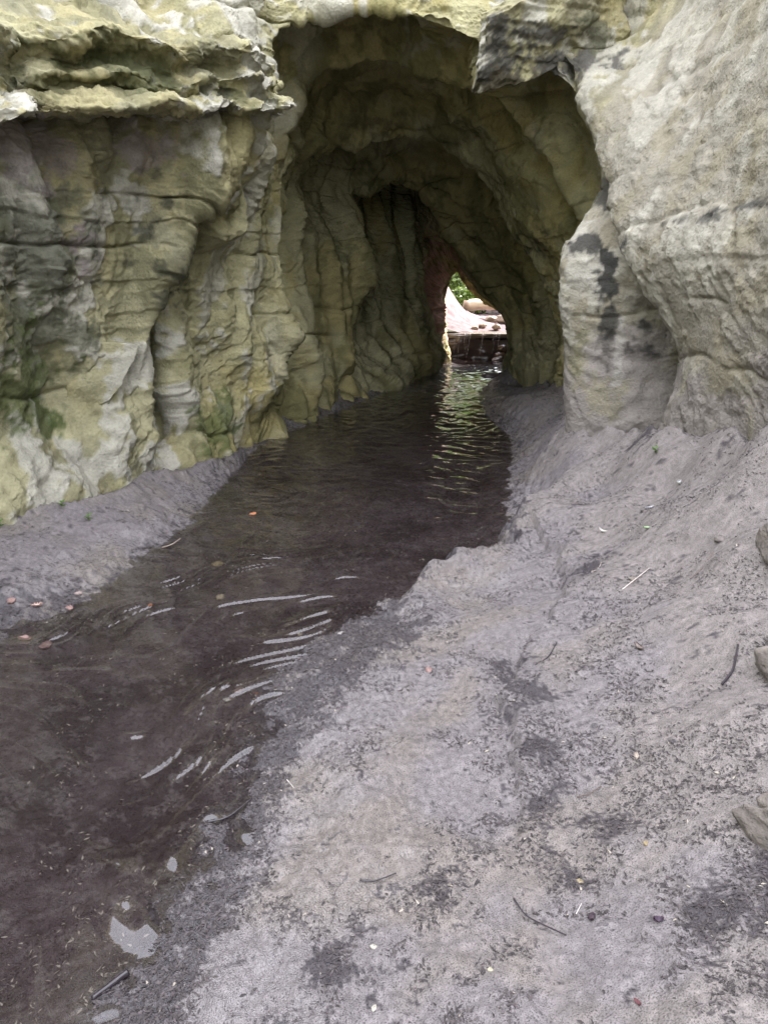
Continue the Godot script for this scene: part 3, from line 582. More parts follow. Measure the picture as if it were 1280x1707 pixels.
func build_ground() -> void:
	var rows := 620
	var cols := 520
	var v := PackedVector3Array()
	v.resize(rows * cols)
	var zs := PackedFloat32Array()
	# rows close together near the viewer's feet, wider farther off
	for i in rows:
		var t := float(i) / (rows - 1)
		zs.append(lerpf(3.0, -0.9, t / 0.06) if t < 0.06 else -0.9 * pow(17.0 / 0.9, (t - 0.06) / 0.94))
	for i in rows:
		var z := zs[i]
		var k := clampf(3.6 - 0.16 * absf(z), 1.2, 3.6)
		for j in cols:
			var u := 2.0 * j / (cols - 1) - 1.0
			var x := 5.0 * sinh(k * u) / sinh(k) + 0.1 * clampf(-z - 3.0, 0.0, 10.0)
			v[i * cols + j] = Vector3(x, ground_height(x, z), z)
	var n := grid_normals(v, rows, cols)
	if n[1000].y < 0.0:
		print("ground normals point down")
	var colour := PackedColorArray()
	colour.resize(v.size())
	for i in v.size(): colour[i] = ground_colour(v[i].x, v[i].z, v[i].y)
	var dry := PackedInt32Array()
	var moist := PackedInt32Array()
	var all := grid_index(rows, cols)
	for k in range(0, all.size(), 6):
		var p := v[all[k]]
		var wetness := 0.55 - wet(p.x, p.z) + 0.5 * fine.get_noise_2d(p.x * 2.5, p.z * 2.5 + 70.0) - sst(0.02, 0.2, p.y) * 0.8
		if wetness > 0.0: moist.append_array(all.slice(k, k + 6))
		else: dry.append_array(all.slice(k, k + 6))
	var am := mesh_of(v, n, dry, colour)
	var arr := []
	arr.resize(Mesh.ARRAY_MAX)
	arr[Mesh.ARRAY_VERTEX] = v
	arr[Mesh.ARRAY_NORMAL] = n
	arr[Mesh.ARRAY_COLOR] = colour
	arr[Mesh.ARRAY_INDEX] = moist
	am.add_surface_from_arrays(Mesh.PRIMITIVE_TRIANGLES, arr)
	am.surface_set_material(0, M.mud)
	am.surface_set_material(1, M.wet_mud)
	tag(put("ground", am, null), "grey mud bank and wet gravel bar beside the stream", "ground", "", "structure")

func build_stream() -> void:
	var rows := 920
	var cols := 440
	var v := PackedVector3Array()
	v.resize(rows * cols)
	for i in rows:
		var t := float(i) / (rows - 1)
		var z := -0.8 * pow(4.6 / 0.8, t / 0.62) if t < 0.62 else -4.6 * pow(16.1 / 4.6, (t - 0.62) / 0.38)
		var x0 := lerpf(-3.2, 0.6, sst(-1.0, -15.0, z)) if z < -6.0 else lerpf(-3.2, -1.6, sst(-3.0, -7.0, z))
		var x1 := 2.7 if z < -9.0 else lerpf(0.4, 2.7, sst(-1.0, -7.0, z))
		x0 = minf(x0, x1 - 1.0)
		for j in cols:
			var x := lerpf(x0, x1, float(j) / (cols - 1))
			v[i * cols + j] = Vector3(x, ripple(x, z), z)
	tag(put("stream", mesh_of(v, grid_normals(v, rows, cols), grid_index(rows, cols)), M.water), "shallow dark stream flowing out of the tunnel", "stream", "", "structure")

func ripple(x: float, z: float) -> float:
	# long wavelets lie across the current in the tunnel; in the open the shallow water wrinkles over its bed
	var inside := sst(-3.3, -5.5, z)
	var q := noise.get_noise_2d(x * 0.9, z * 0.9)
	var h := 0.0
	if inside > 0.0:
		var a := noise.get_noise_2d(x * 1.3 + q, z * 2.6 - x * 0.7 + q * 2.0)
		var b := noise.get_noise_2d(x * 4.2 + 33.0 + q, z * 5.2 - x * 1.2 + q)
		var c := noise.get_noise_2d(x * 8.0, z * 11.0 - x * 3.0)
		h += inside * (0.0050 * (1.0 - 2.0 * absf(a)) + 0.0062 * b + 0.0020 * c)
	if inside < 1.0:
		var a := noise.get_noise_2d(x * 1.3 - z * 0.8 + q * 1.2, z * 2.6 + x * 1.9 + q * 2.5)
		var b := fine.get_noise_2d(x * 4.0 + 33.0 + q, z * 5.0 + x * 2.0)
		var calm := sst(-0.3, 0.25, noise.get_noise_2d(x * 1.7 + 70.0, z * 2.2))
		h += (1.0 - inside) * ((0.0015 + 0.0095 * calm) * exp(-a * a / 0.034) + 0.0006 * b)
	return h

# ---------------------------------------------------------------- beyond the tunnel

func build_far_gorge() -> void:
	# the upper valley floor, one step above the tunnel's
	var rows := 150
	var cols := 200
	var v := PackedVector3Array()
	var colour := PackedColorArray()
	for i in rows:
		var z := -15.62 - 60.0 * pow(float(i) / (rows - 1), 2.2)
		for j in cols:
			var u := 2.0 * j / (cols - 1) - 1.0
			var x := 1.9 + 30.0 * u * absf(u) * absf(u) + 1.5 * u
			var p := Vector3(x, 0, z)
			var h := 0.47 + 0.02 * (-z - 15.6) + 3.4 * exp(-pow((x - 0.15) / 1.25, 2.0) - pow((z + 19.6) / 2.4, 2.0)) + 0.04 * fine.get_noise_2d(x * 2.0, z * 2.0)
			h += 0.25 * maxf(0.0, absf(x - 2.6) - 2.5) + 0.12 * maxf(0.0, -z - 24.0)
			h -= 0.05 * exp(-pow((x - 2.0) / 0.5, 2.0))
			v.append(Vector3(x, h, z))
			var a := fine.get_noise_2d(x * 3.0, z * 3.0)
			var c := Vector3(0.27, 0.195, 0.205).lerp(Vector3(0.14, 0.10, 0.105), sst(-0.1, 0.3, a))
			c = c.lerp(Vector3(0.10, 0.14, 0.05), sst(-24.0, -27.0, z + a * 2.0))
			colour.append(Color(c.x, c.y, c.z))
	tag(put("valley_floor", mesh_of(v, grid_normals(v, rows, cols), grid_index(rows, cols), colour), M.mud), "sunlit pale sandy ground beyond the tunnel", "ground", "", "structure")
	# the step the stream falls over
	var step := base("rock_step", Vector3(1.9, 0, -15.5))
	tag(step, "dark wet rock step that the water spills over at the tunnel's far end", "rock")
	var q := Vector3(1.9, 0, -15.5)
	var lip := block([Vector3(0.6, -0.3, -15.52), Vector3(3.0, -0.3, -15.5), Vector3(3.0, 0.40, -15.42), Vector3(0.6, 0.38, -15.45)], Vector3(0, 0.0, -0.7), 0.12, 26, 0.05, Vector3(0.06, 0.045, 0.045), q)
	put("step_face", lip, M.wet, step)
	var slab := block([Vector3(0.5, 0.40, -15.40), Vector3(3.0, 0.41, -15.36), Vector3(3.0, 0.50, -15.38), Vector3(0.5, 0.49, -15.42)], Vector3(0, 0.0, -0.8), 0.2, 26, 0.03, Vector3(0.10, 0.085, 0.07), q)
	put("cap_slab", slab, M.wet, step)
	var fall := base("waterfall", Vector3(1.9, 0, -15.3))
	tag(fall, "thin white threads of water spilling over the dark rock step", "waterfall", "", "structure")
	for k in 9:
		var x := [1.42, 1.5, 1.62, 1.66, 1.72, 1.98, 2.2, 2.24, 2.31][k] as float
		var bend := 0.05 * noise.get_noise_1d(k * 3.3)
		var pts := [Vector3(x + 0.03, 0.5, -15.36), Vector3(x + 0.02, 0.46, -15.32), Vector3(x, 0.36, -15.30), Vector3(x + bend, 0.18, -15.29), Vector3(x + bend * 2.0, 0.0, -15.28)]
		for i in pts.size(): pts[i] -= fall.position
		put("water_thread", tube(pts, 0.006 + 0.003 * (k % 3), 0.003, Vector3(0.6, 0.6, 0.62), 6), M.fall, fall)
	for k in 4:
		var at: Vector3 = [Vector3(2.36, 0.08, -15.2), Vector3(2.3, 0.0, -15.1), Vector3(2.42, 0.22, -15.3), Vector3(1.82, 0.02, -12.4)][k]
		var o := put("wet_stone", lump(0.10 if k < 3 else 0.14, Vector3(1.2, 0.7, 1.0) if k < 3 else Vector3(1.6, 0.35, 0.8), k, Vector3(0.12, 0.09, 0.09)), M.wet)
		o.position = at
		tag(o, ["wet dark stone against the foot of the water step", "low wet stone in the pool below the water step", "wet stone high on the end of the water step", "flat dark stone breaking the lit pool before the step"][k], "stone", "wet stones near the water step")
	# sunlit stones and a log above the step
	var log_ := base("fallen_log", Vector3(2.75, 0.9, -19.2))
	put("trunk", tube([Vector3(-0.75, 0.04, 0.2), Vector3(-0.2, 0.06, 0.05), Vector3(0.5, 0.0, -0.1), Vector3(1.4, 0.02, -0.4)], 0.13, 0.11, Vector3(0.50, 0.42, 0.34), 14), M.plain, log_)
	tag(log_, "pale barkless log lying across the sunlit ground beyond the tunnel", "log")
	for k in 6:
		var x := [2.9, 2.62, 2.2, 2.45, 1.95, 2.75][k] as float
		var z := [-18.3, -18.6, -17.0, -16.6, -16.4, -16.2][k] as float
		var s := [0.17, 0.12, 0.07, 0.08, 0.06, 0.07][k] as float
		var o := put("boulder", lump(s, Vector3(1.3, 0.75, 1.0), k + 9, Vector3(0.5, 0.42, 0.36)), M.rock)
		o.position = Vector3(x, 0.50 + 0.02 * (-z - 15.6) + s * 0.5, z)
		tag(o, ["rounded pale boulder at the end of the sunlit log", "smaller boulder touching the sunlit log", "flat pale stone on the sunlit sand behind the step", "sunlit cobble right behind the water step's middle", "small sunlit stone by the foot of the pink slope", "sunlit stone next to the tunnel's far right edge"][k], "boulder", "boulders beyond the tunnel")
	# the wood behind
	var spots := [[3.0, -25.0, 2.2, 2.2], [5.2, -26.0, 3.0, 2.6], [1.2, -27.0, 3.3, 3.0], [-1.8, -27.0, 4.8, 3.0], [7.8, -25.5, 3.6, 2.8], [2.6, -33.0, 7.5, 2.8], [-4.5, -33.0, 8.5, 3.6], [9.0, -33.0, 8.0, 3.0], [2.7, -22.6, 1.0, 0.9], [4.0, -22.2, 1.2, 1.1]]
	var words := ["bright leafy shrub straight behind the fallen log", "tall shrub to the side of the log", "high bush behind the pink slope", "broad bush farthest behind the pink slope", "big shrub by the far cliff", "young tree rising above the shrubs behind the log", "leafy tree above the pink slope", "leafy tree at the far bend of the valley", "low fern-like bush right above the pale log", "low bush beside the boulders and the log"]
	for k in spots.size():
		var s: Array = spots[k]
		plant(k, Vector3(s[0], 0.5 + 0.12 * maxf(0.0, -s[1] - 24.0), s[1]), s[2], s[3], words[k], k >= 5 and k < 8)

	# unseen trees added behind the viewer to cut low light from the front
	var behind := [[-6.5, 5.0, 10.0, 3.4], [6.0, 5.5, 10.0, 3.4], [8.0, 1.5, 9.0, 3.0], [-8.8, 0.5, 9.0, 3.2]]
	for k in behind.size():
		var s: Array = behind[k]
		plant(k + 20, Vector3(s[0], 0.2, s[1]), s[2], s[3], ["added unseen tree left of the gorge's near end", "added unseen tree right of the gorge's near end", "added unseen tree on the right rim of the gorge", "added unseen tree on the left rim of the gorge"][k], true)

func plant(k: int, at: Vector3, tall: float, wide: float, label: String, is_tree: bool) -> void:
	var o := base("tree" if is_tree else "shrub", at)
	tag(o, label, "tree" if is_tree else "shrub", "trees and shrubs beyond the tunnel")
	var st := put("trunk" if is_tree else "stem", tube([Vector3(0, -0.4, 0), Vector3(0.1, tall * 0.3, 0), Vector3(-0.1, tall * 0.7, 0.1)], 0.03 * tall, 0.01 * tall, Vector3(0.12, 0.09, 0.06), 8), M.plain, o)
	var count := int((1400 if k < 20 else 1000) * wide)
	var v := PackedVector3Array()
	var nn := PackedVector3Array()
	var colour := PackedColorArray()
	var index := PackedInt32Array()
	for i in count:
		var p := Vector3(rng.randf_range(-1, 1), rng.randf_range(-1, 1), rng.randf_range(-1, 1))
		while p.length() > 1.0: p = Vector3(rng.randf_range(-1, 1), rng.randf_range(-1, 1), rng.randf_range(-1, 1))
		p *= 0.85 + 0.35 * noise.get_noise_3dv(p * 2.2 + Vector3(k * 9.0, 0, 0))
		var b := Basis.from_euler(Vector3(rng.randf() * TAU, rng.randf() * TAU, rng.randf() * TAU)).scaled(Vector3.ONE * rng.randf_range(0.10, 0.22) * (0.6 + 0.12 * minf(tall, 9.0)) * (1.0 if k < 20 else 1.9))
		var at_leaf := Vector3(p.x * wide, tall * 0.55 + p.y * tall * 0.55, p.z * wide * 0.8)
		var g := rng.randf_range(0.75, 1.25)
		var first := v.size()
		for q in [Vector3(0, 0, 0), Vector3(0.5, 0.1, 0.35), Vector3(1, 0, 0), Vector3(0.5, 0.1, -0.35)]:
			v.append(at_leaf + b * q)
			nn.append(b.y.normalized())
			colour.append(Color(0.11 * g, 0.16 * g, 0.03 * g))
		index.append_array([first, first + 2, first + 1, first, first + 3, first + 2])
	put("crown", mesh_of(v, nn, index, colour), M.leaf, o)

# ---------------------------------------------------------------- small shapes

func block(face: Array, back: Vector3, rounding: float, n: int, rough: float, tint: Vector3, origin := Vector3.ZERO, stone := false) -> ArrayMesh:
	# a lump of rock between the four corners of its front face (counted round) and the same moved by back
	var st := SurfaceTool.new()
	st.begin(Mesh.PRIMITIVE_TRIANGLES)
	st.set_smooth_group(0)
	var axes := [[Vector3(1, 0, 0), Vector3(0, 1, 0), Vector3(0, 0, 1)], [Vector3(-1, 0, 0), Vector3(0, 1, 0), Vector3(0, 0, -1)], [Vector3(0, 0, -1), Vector3(0, 1, 0), Vector3(1, 0, 0)], [Vector3(0, 0, 1), Vector3(0, 1, 0), Vector3(-1, 0, 0)], [Vector3(1, 0, 0), Vector3(0, 0, -1), Vector3(0, 1, 0)], [Vector3(1, 0, 0), Vector3(0, 0, 1), Vector3(0, -1, 0)]]
	var mid: Vector3 = (face[0] + face[1] + face[2] + face[3]) * 0.25 + back * 0.5
	for ax in axes:
		var pts := []
		for i in n + 1:
			for j in n + 1:
				var c: Vector3 = ax[2] + ax[0] * (2.0 * i / n - 1.0) + ax[1] * (2.0 * j / n - 1.0)
				c = c.lerp(c.normalized() * 1.15, rounding)
				var u := c.x * 0.5 + 0.5
				var w := c.y * 0.5 + 0.5
				var lo: Vector3 = face[0].lerp(face[1], u)
				var hi: Vector3 = face[3].lerp(face[2], u)
				var p := lo.lerp(hi, w) + back * (0.5 - c.z * 0.5)
				var away := (p - mid).normalized()
				p += away * rough * (1.4 * n3(p, 2.0, 9.0) + f3(p, 6.0, 3.0) + 0.4 * noise.get_noise_3d(p.x * 2.0, p.y * 18.0, p.z * 2.0))
				pts.append(p)
		for i in n:
			for j in n:
				var a: Vector3 = pts[i * (n + 1) + j]
				var b: Vector3 = pts[(i + 1) * (n + 1) + j]
				var c: Vector3 = pts[(i + 1) * (n + 1) + j + 1]
				var d: Vector3 = pts[i * (n + 1) + j + 1]
				for p in [a, c, b, a, d, c]:
					var col := rock_colour(p, Vector3.UP) if stone else Color(tint.x, tint.y, tint.z)
					st.set_color(col)
					st.add_vertex(p - origin)
	st.index()
	st.generate_normals()
	return st.commit()

func lump(r: float, shape: Vector3, sd: int, tint: Vector3, n := 14) -> ArrayMesh:
	var rows := n + 1
	var cols := 2 * n + 1
	var v := PackedVector3Array()
	var colour := PackedColorArray()
	for i in rows:
		var a := PI * i / n
		for j in cols:
			var b := -TAU * j / (cols - 1)
			var d := Vector3(sin(a) * cos(b), cos(a), sin(a) * sin(b))
			var q := d + Vector3(sd * 5.1, sd, 0)
			var k := r * (1.0 + 0.22 * noise.get_noise_3dv(q * 1.1) + 0.08 * noise.get_noise_3dv(q * 3.0))
			v.append(d * k * shape)
			var g := 1.0 + 0.35 * noise.get_noise_3dv(q * 2.0)
			colour.append(Color(tint.x * g, tint.y * g, tint.z * g))
	return mesh_of(v, grid_normals(v, rows, cols), grid_index(rows, cols), colour)

func tube(pts: Array, r0: float, r1: float, tint: Vector3, sides := 8) -> ArrayMesh:
	var line := []
	for i in pts.size() - 1:
		for k in 5:
			line.append(pts[i].cubic_interpolate(pts[i + 1], pts[maxi(i - 1, 0)], pts[mini(i + 2, pts.size() - 1)], k / 5.0))
	line.append(pts[-1])
	var v := PackedVector3Array()
	var colour := PackedColorArray()
	var rows := line.size() + 2
	for i in rows:
		var at := clampi(i - 1, 0, line.size() - 1)
		var dir: Vector3 = (line[mini(at + 1, line.size() - 1)] - line[maxi(at - 1, 0)]).normalized()
		var side := dir.cross(Vector3(0.31, 0.9, 0.2)).normalized()
		var up := side.cross(dir)
		var r := 0.0 if i == 0 or i == rows - 1 else lerpf(r0, r1, float(at) / (line.size() - 1))
		for j in sides + 1:
			var b := TAU * j / sides
			var p: Vector3 = line[at] + (side * cos(b) + up * sin(b)) * r * (1.0 + 0.2 * noise.get_noise_3dv(line[at] * 30.0 + Vector3(j % sides, 0, 0)))
			v.append(p)
			var g := 1.0 + 0.3 * noise.get_noise_3dv(p * 40.0)
			colour.append(Color(tint.x * g, tint.y * g, tint.z * g))
	return mesh_of(v, grid_normals(v, rows, sides + 1), grid_index(rows, sides + 1), colour)

func leaf_mesh(long: float, wide: float, curl: float, tint: Vector3, sd: int) -> ArrayMesh:
	# a thin curled leaf with an upper and a lower skin, lying along x
	var n := 8
	var v := PackedVector3Array()
	var colour := PackedColorArray()
	var cols := 9
	for i in n + 1:
		var t := float(i) / n
		var half := wide * 0.5 * pow(sin(PI * clampf(t * 0.96 + 0.02, 0.0, 1.0)), 0.7) * (1.0 + 0.15 * noise.get_noise_1d(i * 1.7 + sd))
		for j in cols:
			var u := 2.0 * absf(4.0 - j) / 4.0 - 1.0   # round the edge: top then underside
			var under := 0.0 if j <= 4 else -0.0012
			var y := curl * (u * u * wide * 0.6 + (t - 0.5) * (t - 0.5) * long * 0.8) + 0.15 * curl * wide * noise.get_noise_2d(i * 0.8 + sd * 3.0, u * 1.2)
			v.append(Vector3((t - 0.5) * long, y + under + 0.002, u * half))
			var g := 1.0 + 0.3 * noise.get_noise_2d(i * 0.9 + sd, j * 0.8)
			colour.append(Color(tint.x * g, tint.y * g, tint.z * g))
	return mesh_of(v, grid_normals(v, n + 1, cols), grid_index(n + 1, cols), colour)

func add_cliff_pieces(rock: Node) -> void:
	# the layered ledge that juts from the left wall
	var path := [Vector3(-2.295, 2.162, -3.000), Vector3(-2.185, 2.340, -3.700), Vector3(-2.046, 2.544, -4.450), Vector3(-1.709, 2.625, -4.850), Vector3(-1.347, 2.731, -5.350), Vector3(-1.035, 2.812, -5.750), Vector3(-0.893, 2.827, -5.950), Vector3(-0.823, 2.817, -6.150)]
	var reach := [1.0, 1.0, 1.0, 1.0, 0.95, 0.85, 0.6, 0.12]
	var prof := [Vector2(-0.55, 0.62), Vector2(-0.25, 0.36), Vector2(0.08, 0.24), Vector2(0.20, 0.19), Vector2(0.22, 0.13), Vector2(0.12, 0.08), Vector2(0.15, 0.02), Vector2(0.22, -0.02), Vector2(0.18, -0.08), Vector2(0.26, -0.11), Vector2(0.34, -0.17), Vector2(0.33, -0.205), Vector2(0.12, -0.19), Vector2(-0.5, -0.14)]
	var rows := 0
	var v := PackedVector3Array()
	var per := 34
	var sec := PackedVector2Array()
	for i in prof.size() - 1:
		for k in 10: sec.append(prof[i].cubic_interpolate(prof[i + 1], prof[maxi(i - 1, 0)], prof[mini(i + 2, prof.size() - 1)], k / 10.0))
	sec.append(prof[-1])
	sec.reverse()
	for i in path.size() - 1:
		for k in per:
			var t := float(k) / per
			var c: Vector3 = path[i].cubic_interpolate(path[i + 1], path[maxi(i - 1, 0)], path[mini(i + 2, path.size() - 1)], t)
			var along: Vector3 = (path[i + 1] - path[i])
			along.y = 0.0
			var out := along.normalized().cross(Vector3.DOWN) * -1.0
			out = (out + Vector3(0.2, 0, 0.3)).normalized()
			var s := lerpf(reach[i], reach[i + 1], t)
			var w := i + t
			s *= 1.0 + 0.3 * noise.get_noise_1d(w * 1.3 + 3.0)
			var sag := 0.03 * noise.get_noise_1d(w * 1.1 + 40.0)
			for q in sec:
				var k2 := q.x if q.x < 0.0 else q.x * (s + 0.4 * noise.get_noise_2d(w * 1.2, q.y * 4.0))
				v.append(c + out * k2 + Vector3(0, q.y * lerpf(1.0, s, 0.6) + sag + 0.035 * noise.get_noise_2d(w * 1.2 + 9.0, q.y * 3.0), 0))
			rows += 1
	var n0 := grid_normals(v, rows, sec.size())
	var colour := PackedColorArray()
	for i in v.size():
		var p := v[i]
		colour.append(rock_colour(p, n0[i]))
		v[i] = p + n0[i] * (0.035 * f3(p, 3.0, 4.0) + 0.032 * broken(p * 1.3) + 0.018 * f3(p, 11.0) + 0.014 * noise.get_noise_3d(p.x * 3.0, p.y * 26.0, p.z * 3.0) + 0.02 * crust(p))
	var ledge := put("rock_ledge", mesh_of(v, grid_normals(v, rows, sec.size()), grid_index(rows, sec.size()), colour), M.rock, rock)
	tag(ledge, "layered ledge with a pale crust over dark moss", "")
	# the hanging block above the tunnel's right shoulder
	var o := put("overhanging_block", block([Vector3(0.676, 2.817, -6.150), Vector3(1.756, 3.155, -6.250), Vector3(1.788, 3.776, -6.200), Vector3(0.708, 3.229, -5.850)], Vector3(0.1, 0.5, -1.3), 0.14, 80, 0.06, Vector3.ONE, Vector3.ZERO, true), M.rock, rock)
	tag(o, "overhanging block darkened by stain and painted shade, with a pale rim", "")
	o = put("knob", block([Vector3(1.232, 1.561, -5.500), Vector3(1.527, 1.579, -5.350), Vector3(1.524, 1.775, -5.400), Vector3(1.239, 1.761, -5.500)], Vector3(0.1, 0.05, -0.35), 0.5, 30, 0.02, Vector3.ONE, Vector3.ZERO, true), M.rock, rock)
	tag(o, "rounded knob with a pale top and black underside", "")
	o = put("spur", block([Vector3(-2.122, 0.548, -4.850), Vector3(-1.829, 0.740, -4.950), Vector3(-1.623, 1.102, -5.150), Vector3(-2.015, 1.170, -4.850)], Vector3(-0.25, 0, -0.35), 0.15, 40, 0.02, Vector3.ONE, Vector3.ZERO, true), M.rock, rock)
	tag(o, "pale wedge-shaped spur standing out of the wall", "")

func lie(o: MeshInstance3D, at: Vector3, turn: float, lift := 0.0) -> void:
	# set a small thing down on the mud, or on the bed where it lies in the water
	o.position = Vector3(at.x, ground_height(at.x, at.z) + lift, at.z)
	o.rotation.y = turn

func build_things() -> void:
	var pink := Vector3(0.42, 0.27, 0.24)
	var pale := Vector3(0.55, 0.52, 0.47)
	var tan := Vector3(0.42, 0.33, 0.18)
	var dark := Vector3(0.025, 0.02, 0.024)
	var rust := Vector3(0.40, 0.16, 0.07)
	var stones := [
		[Vector3(-1.590, 0.040, -2.965), 0.030, pink, "pink pebble in the leaf mould at the edge of the left bank"],
		[Vector3(-1.487, 0.020, -2.935), 0.032, pink, "larger pink pebble at the water's edge below the left bank"],
		[Vector3(-1.516, 0.080, -3.263), 0.022, pink, "small pink pebble highest on the left bank"],
		[Vector3(-1.535, 0.080, -3.427), 0.020, Vector3(0.5, 0.4, 0.36), "pale pink pebble near the moss at the foot of the left wall"],
		[Vector3(-1.772, 0.080, -3.234), 0.026, pink, "pink stone half out of the picture on the left bank"],
		[Vector3(-0.966, -0.010, -4.015), 0.034, tan, "flat ochre stone under the water where the stream bends"],
		[Vector3(-0.853, -0.010, -3.547), 0.030, Vector3(0.5, 0.42, 0.28), "pale tan stone in the dark water below the ochre one"],
		[Vector3(-0.597, 0.000, -2.471), 0.015, pale, "round white pebble at the stream's edge"],
		[Vector3(-0.562, 0.000, -2.527), 0.022, Vector3(0.28, 0.2, 0.16), "brown stone next to the round white pebble"],
		[Vector3(-0.376, 0.020, -3.006), 0.016, Vector3(0.5, 0.44, 0.32), "yellowish pebble on the tip of the mud bar"],
		[Vector3(-0.185, 0.030, -2.956), 0.020, Vector3(0.42, 0.4, 0.38), "grey pebble on the black mould of the mud bar"],
		[Vector3(0.173, 0.040, -2.526), 0.018, pink, "pink chip alone on the pale mud bar"],
		[Vector3(-0.023, 0.050, -1.303), 0.008, Vector3(0.62, 0.6, 0.5), "white chip on the mud straight below the stream bend"],
		[Vector3(-0.020, 0.050, -1.160), 0.008, Vector3(0.62, 0.6, 0.5), "white chip at the very bottom of the mud bar"],
		[Vector3(0.226, 0.060, -1.207), 0.008, Vector3(0.6, 0.56, 0.4), "cream chip near the bottom of the bank"],
		[Vector3(0.629, 0.200, -1.460), 0.008, tan, "tiny ochre pebble in the middle of the bank"],
		[Vector3(0.467, 0.100, -1.419), 0.010, Vector3(0.4, 0.33, 0.2), "small yellow pebble low on the bank"],
		[Vector3(1.025, 0.280, -2.822), 0.022, Vector3(0.3, 0.26, 0.22), "elongated brown stone on the upper bank"],
		[Vector3(1.327, 0.450, -2.758), 0.030, Vector3(0.26, 0.23, 0.21), "grey-brown stone high on the bank beside the cliff"],
	]
	for k in stones.size():
		var t: Array = stones[k]
		var o := put("pebble", lump(t[1] * 0.8, Vector3(1.25, 0.55, 0.95), k + 40, t[2] * 0.55, 10), M.plain)
		lie(o, t[0], k * 1.3, t[1] * 0.02)
		tag(o, t[3], "pebble", "pebbles and chips of stone on the mud")
	var leaves := [
		[Vector3(1.303, 0.380, -3.473), 0.05, 0.024, Vector3(0.40, 0.40, 0.42), 0.6, "grey fallen leaf on the upper bank below the scooped cliff"],
		[Vector3(1.505, 0.450, -3.637), 0.055, 0.03, Vector3(0.45, 0.47, 0.45), 0.5, "pale silvery leaf highest on the bank near the cliff's foot"],
		[Vector3(1.105, 0.250, -3.539), 0.05, 0.022, Vector3(0.45, 0.43, 0.40), 0.8, "whitish curled leaf on the bank beside the dark pool"],
		[Vector3(1.192, 0.330, -3.173), 0.045, 0.022, Vector3(0.22, 0.30, 0.17), 0.4, "green leaf flat on the upper bank"],
		[Vector3(-0.883, 0.000, -4.757), 0.06, 0.04, rust, 0.2, "red leaf floating near the left bank inside the tunnel mouth"],
		[Vector3(-1.175, -0.010, -3.417), 0.04, 0.025, rust, 0.2, "rust leaf sunk in the shallows by the left bank"],
		[Vector3(-0.488, 0.000, -2.501), 0.035, 0.012, rust, 0.4, "narrow orange leaf beside the brown stone"],
		[Vector3(-1.643, 0.080, -3.213), 0.05, 0.03, Vector3(0.48, 0.34, 0.30), 0.7, "pinkish dead leaf on the left bank"],
		[Vector3(0.707, 0.260, -1.776), 0.03, 0.014, Vector3(0.35, 0.3, 0.25), 0.8, "beige leaf scrap on the mid bank"],
		[Vector3(0.479, 0.180, -1.060), 0.016, 0.009, Vector3(0.10, 0.035, 0.04), 0.6, "dark red leaf scrap at the bottom of the bank"],
		[Vector3(0.576, 0.240, -1.229), 0.022, 0.013, Vector3(0.06, 0.04, 0.06), 0.9, "black-purple leaf scrap low on the right of the bank"],
		[Vector3(0.460, 0.140, -1.298), 0.022, 0.012, Vector3(0.06, 0.04, 0.05), 0.8, "black leaf scrap beside the thin bent twig"],
		[Vector3(0.879, 0.270, -2.298), 0.05, 0.02, Vector3(0.16, 0.13, 0.11), 0.5, "brown leaf scrap in the middle of the upper bank"],
	]
	for k in leaves.size():
		var t: Array = leaves[k]
		var o := put("fallen_leaf", leaf_mesh(t[1], t[2], t[4], t[3], k), M.plain)
		lie(o, t[0], k * 0.9 + 0.4, 0.0 if k != 4 else 0.075)
		tag(o, t[5], "leaf", "leaves fallen on the mud and water")
